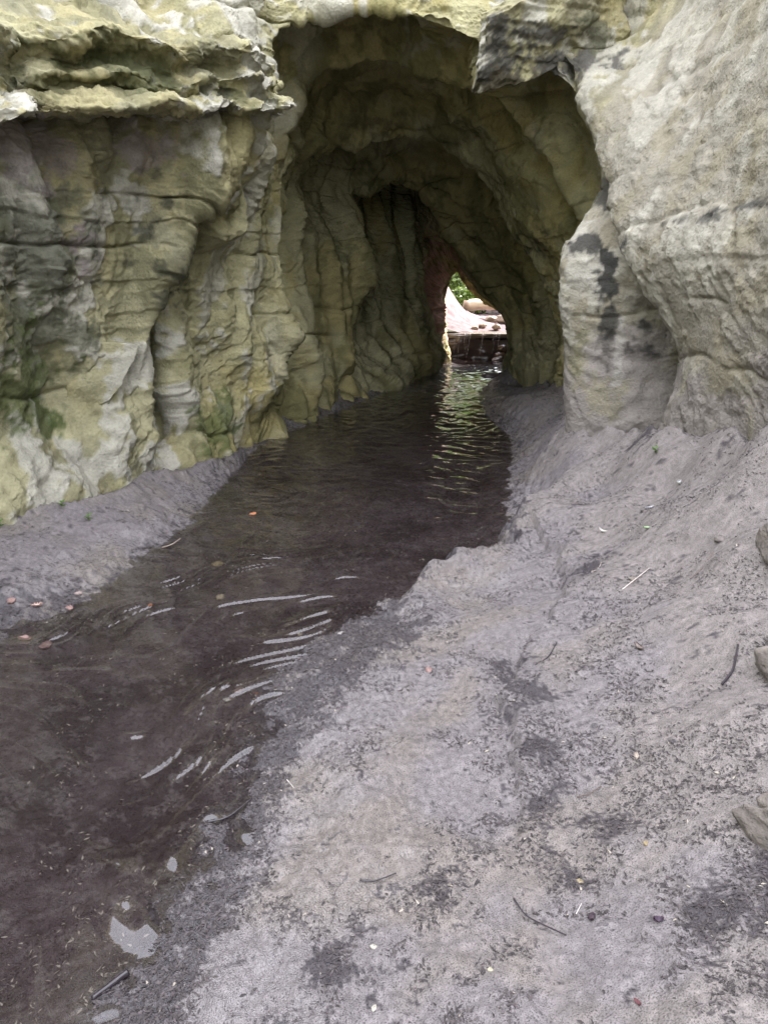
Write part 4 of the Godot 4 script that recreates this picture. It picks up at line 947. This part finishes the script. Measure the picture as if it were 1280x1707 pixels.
	var twigs := [
		[Vector3(-0.637, 0.030, -1.226), Vector3(-0.580, 0.030, -1.291), 0.0075, 0.008, dark, 0.0, M.wet, "thick wet black stick lying across the edge of the stream"],
		[Vector3(0.952, 0.280, -2.731), Vector3(1.102, 0.280, -2.866), 0.003, 0.002, Vector3(0.55, 0.5, 0.45), 0.0, M.plain, "straight bleached stem on the upper bank"],
		[Vector3(1.011, 0.450, -1.962), Vector3(1.092, 0.480, -2.059), 0.006, 0.004, dark, 0.1, M.plain, "short dark stick leaning by the rocks at the right edge"],
		[Vector3(0.306, 0.080, -1.394), Vector3(0.397, 0.120, -1.266), 0.003, 0.002, dark, 0.12, M.plain, "thin bent black twig low on the bank"],
		[Vector3(0.529, 0.130, -1.706), Vector3(0.602, 0.140, -1.734), 0.003, 0.002, Vector3(0.10, 0.08, 0.07), 0.1, M.plain, "short brown twig in the middle of the bank"],
		[Vector3(0.431, 0.120, -1.318), Vector3(0.451, 0.120, -1.347), 0.0015, 0.001, Vector3(0.6, 0.56, 0.5), 0.0, M.plain, "tiny white stem beside the bent twig"],
		[Vector3(-0.303, 0.020, -1.955), Vector3(-0.274, 0.020, -1.898), 0.0016, 0.001, Vector3(0.6, 0.57, 0.52), 0.0, M.plain, "tiny white stem on the black mould of the bar"],
		[Vector3(-0.511, 0.020, -1.774), Vector3(-0.396, 0.030, -1.866), 0.006, 0.003, dark, 0.15, M.wet, "wet black branch along the stream's edge"],
		[Vector3(-1.310, 0.030, -4.109), Vector3(-1.244, 0.050, -4.270), 0.006, 0.004, Vector3(0.3, 0.25, 0.2), 0.1, M.plain, "pale twig on the left bank by the water"],
		[Vector3(0.916, 0.220, -3.027), Vector3(0.980, 0.240, -3.119), 0.003, 0.002, Vector3(0.3, 0.26, 0.22), 0.1, M.plain, "leaning thin stem below the upper bank's leaves"],
		[Vector3(0.547, 0.100, -2.388), Vector3(0.649, 0.120, -2.507), 0.003, 0.002, dark, 0.1, M.plain, "dark twig on the little step of the bank"],
		[Vector3(-0.060, 0.050, -1.498), Vector3(0.031, 0.050, -1.518), 0.004, 0.002, dark, 0.12, M.wet, "black twig on the wet middle of the bar"],
		[Vector3(1.177, 0.420, -2.642), Vector3(1.275, 0.450, -2.692), 0.004, 0.003, Vector3(0.13, 0.10, 0.09), 0.1, M.plain, "short brown stick below the cliff"],
	]
	for k in twigs.size():
		var t: Array = twigs[k]
		var a: Vector3 = t[0]
		var b: Vector3 = t[1]
		a.y = maxf(ground_height(a.x, a.z), -0.005) + t[2]
		b.y = maxf(ground_height(b.x, b.z), -0.005) + t[2]
		var side := (b - a).cross(Vector3.UP) * float(t[5])
		var o := put("stick", tube([Vector3.ZERO, (b - a) * 0.35 + side, (b - a) * 0.7 + side * 0.6, b - a], t[2] * (0.65 if k else 0.9), t[3] * (0.65 if k else 0.9), t[4], 8), t[6])
		o.position = a
		tag(o, t[7], "stick", "sticks and stems on the mud")
	# seedlings and moss tufts at the foot of the left wall
	var sprouts := [[Vector3(-2.069, 0.140, -4.388), "bright green seedling at the foot of the left wall"], [Vector3(-1.914, 0.140, -4.218), "second green seedling on the mossy foot of the left wall"], [Vector3(-1.749, 0.130, -4.179), "tiny seedling where the moss meets the left bank"], [Vector3(-2.125, 0.160, -3.894), "green tuft at the picture's edge under the left wall"], [Vector3(1.512, 0.420, -4.047), "lone green sprig on the bank below the scooped cliff"]]
	for k in sprouts.size():
		var at: Vector3 = sprouts[k][0]
		at.y = ground_height(at.x, at.z) - 0.005
		var o := base("seedling", at)
		tag(o, sprouts[k][1], "seedling", "green seedlings")
		put("stem", tube([Vector3.ZERO, Vector3(0.004, 0.02, 0.006), Vector3(0.0, 0.04, 0.012)], 0.0015, 0.001, Vector3(0.16, 0.22, 0.06), 5), M.plain, o)
		for j in 5:
			var l := put("leaf", leaf_mesh(0.028, 0.014, 0.4, Vector3(0.09, 0.17, 0.04), j + k), M.plain, o)
			l.position = Vector3(0.012 * cos(j * 1.3), 0.018 + 0.006 * j, 0.012 * sin(j * 1.3) + 0.008)
			l.rotation = Vector3(0.3, -j * 1.3, 0.35)
	# rocks that close the picture on the right
	var rocks := [[Vector3(1.430, 0.750, -2.365), Vector3(0.11, 0.12, 0.2), "brown mossy rock at the right edge below the cliff"], [Vector3(1.211, 0.600, -1.817), Vector3(0.10, 0.13, 0.2), "pale ridged rock at the right edge beside the dark stick"], [Vector3(0.941, 0.400, -1.256), Vector3(0.07, 0.09, 0.2), "long rock with a mossy crevice along the right edge"]]
	for k in rocks.size():
		var at: Vector3 = rocks[k][0]
		var o := put("rock", lump(1.0, rocks[k][1], k + 70, Vector3(0.28, 0.25, 0.22), 34), M.rock)
		o.position = Vector3(at.x, ground_height(at.x, at.z) + 0.02, at.z)
		o.rotation = Vector3(0.1, 0.3 * k, 0.2)
		tag(o, rocks[k][2], "rock", "rocks along the right edge")
	litter()

func litter() -> void:
	# flakes of dark rotted leaf and bark strewn over the mud
	for kind in 2:
		var st := SurfaceTool.new()
		st.begin(Mesh.PRIMITIVE_TRIANGLES)
		for t in [[Vector3(-1, 0, 0), Vector3(-0.2, 0.18, -0.32), Vector3(-0.1, 0.12, 0.3)], [Vector3(-0.2, 0.18, -0.32), Vector3(1, 0.1, 0.05), Vector3(-0.1, 0.12, 0.3)]]:
			for p in t: st.add_vertex(p * (Vector3(1, 1, 1) if kind == 0 else Vector3(1.0, 0.6, 0.25)))
		st.generate_normals()
		var mesh := st.commit()
		mesh.surface_set_material(0, M.plain if kind == 0 else M.wet)
		var where := []
		var tries := 0
		var want := 40000 if kind == 0 else 30000
		while where.size() < want and tries < 300000:
			tries += 1
			var z := -0.8 * pow(9.0 / 0.8, pow(rng.randf(), 0.8))
			var x := rng.randf_range(-0.62, 0.62) * (-z + 0.4) 
			var d := wet(x, z)
			if d < -0.02 and (d < -1.2 or z < -5.0 or rng.randf() > 0.4): continue
			var dens := fine.get_noise_2d(x * 2.3 + 11.0, z * 2.3) + 0.5 * noise.get_noise_2d(x * 9.0, z * 9.0) + (0.2 if d > 0.0 else 0.35) + 0.7 * mulch(x, z)
			if x > 0.3: dens += 0.3 * sst(0.1, 0.25, look(level_grid, x, z)) 
			if rng.randf() > sst(0.22, 0.85, dens): continue
			where.append(Vector3(x, ground_height(x, z) + 0.001, z))
		var mm := MultiMesh.new()
		mm.transform_format = MultiMesh.TRANSFORM_3D
		mm.use_colors = true
		mm.mesh = mesh
		mm.instance_count = where.size()
		for i in where.size():
			var s: float = rng.randf_range(0.0028, 0.0085) * (1.0 - 0.12 * where[i].z)
			var b := Basis.from_euler(Vector3(rng.randf_range(-0.5, 0.5), rng.randf() * TAU, rng.randf_range(-0.5, 0.5))).scaled(Vector3.ONE * s)
			mm.set_instance_transform(i, Transform3D(b, where[i]))
			var g := rng.randf_range(0.4, 1.7)
			var c := Color(0.05 * g, 0.042 * g, 0.042 * g)
			if rng.randf() < (0.008 if wet(where[i].x, where[i].z) > 0.0 else 0.22): c = Color(0.30, 0.27, 0.22)
			mm.set_instance_color(i, c)
		var mi := MultiMeshInstance3D.new()
		mi.name = ["leaf_litter", "bark_shreds"][kind]
		mi.multimesh = mm
		add_child(mi)
		tag(mi, ["dark flakes of rotted leaf strewn over the mud bank", "thin wet shreds of bark scattered over the mud"][kind], "litter", "", "stuff")
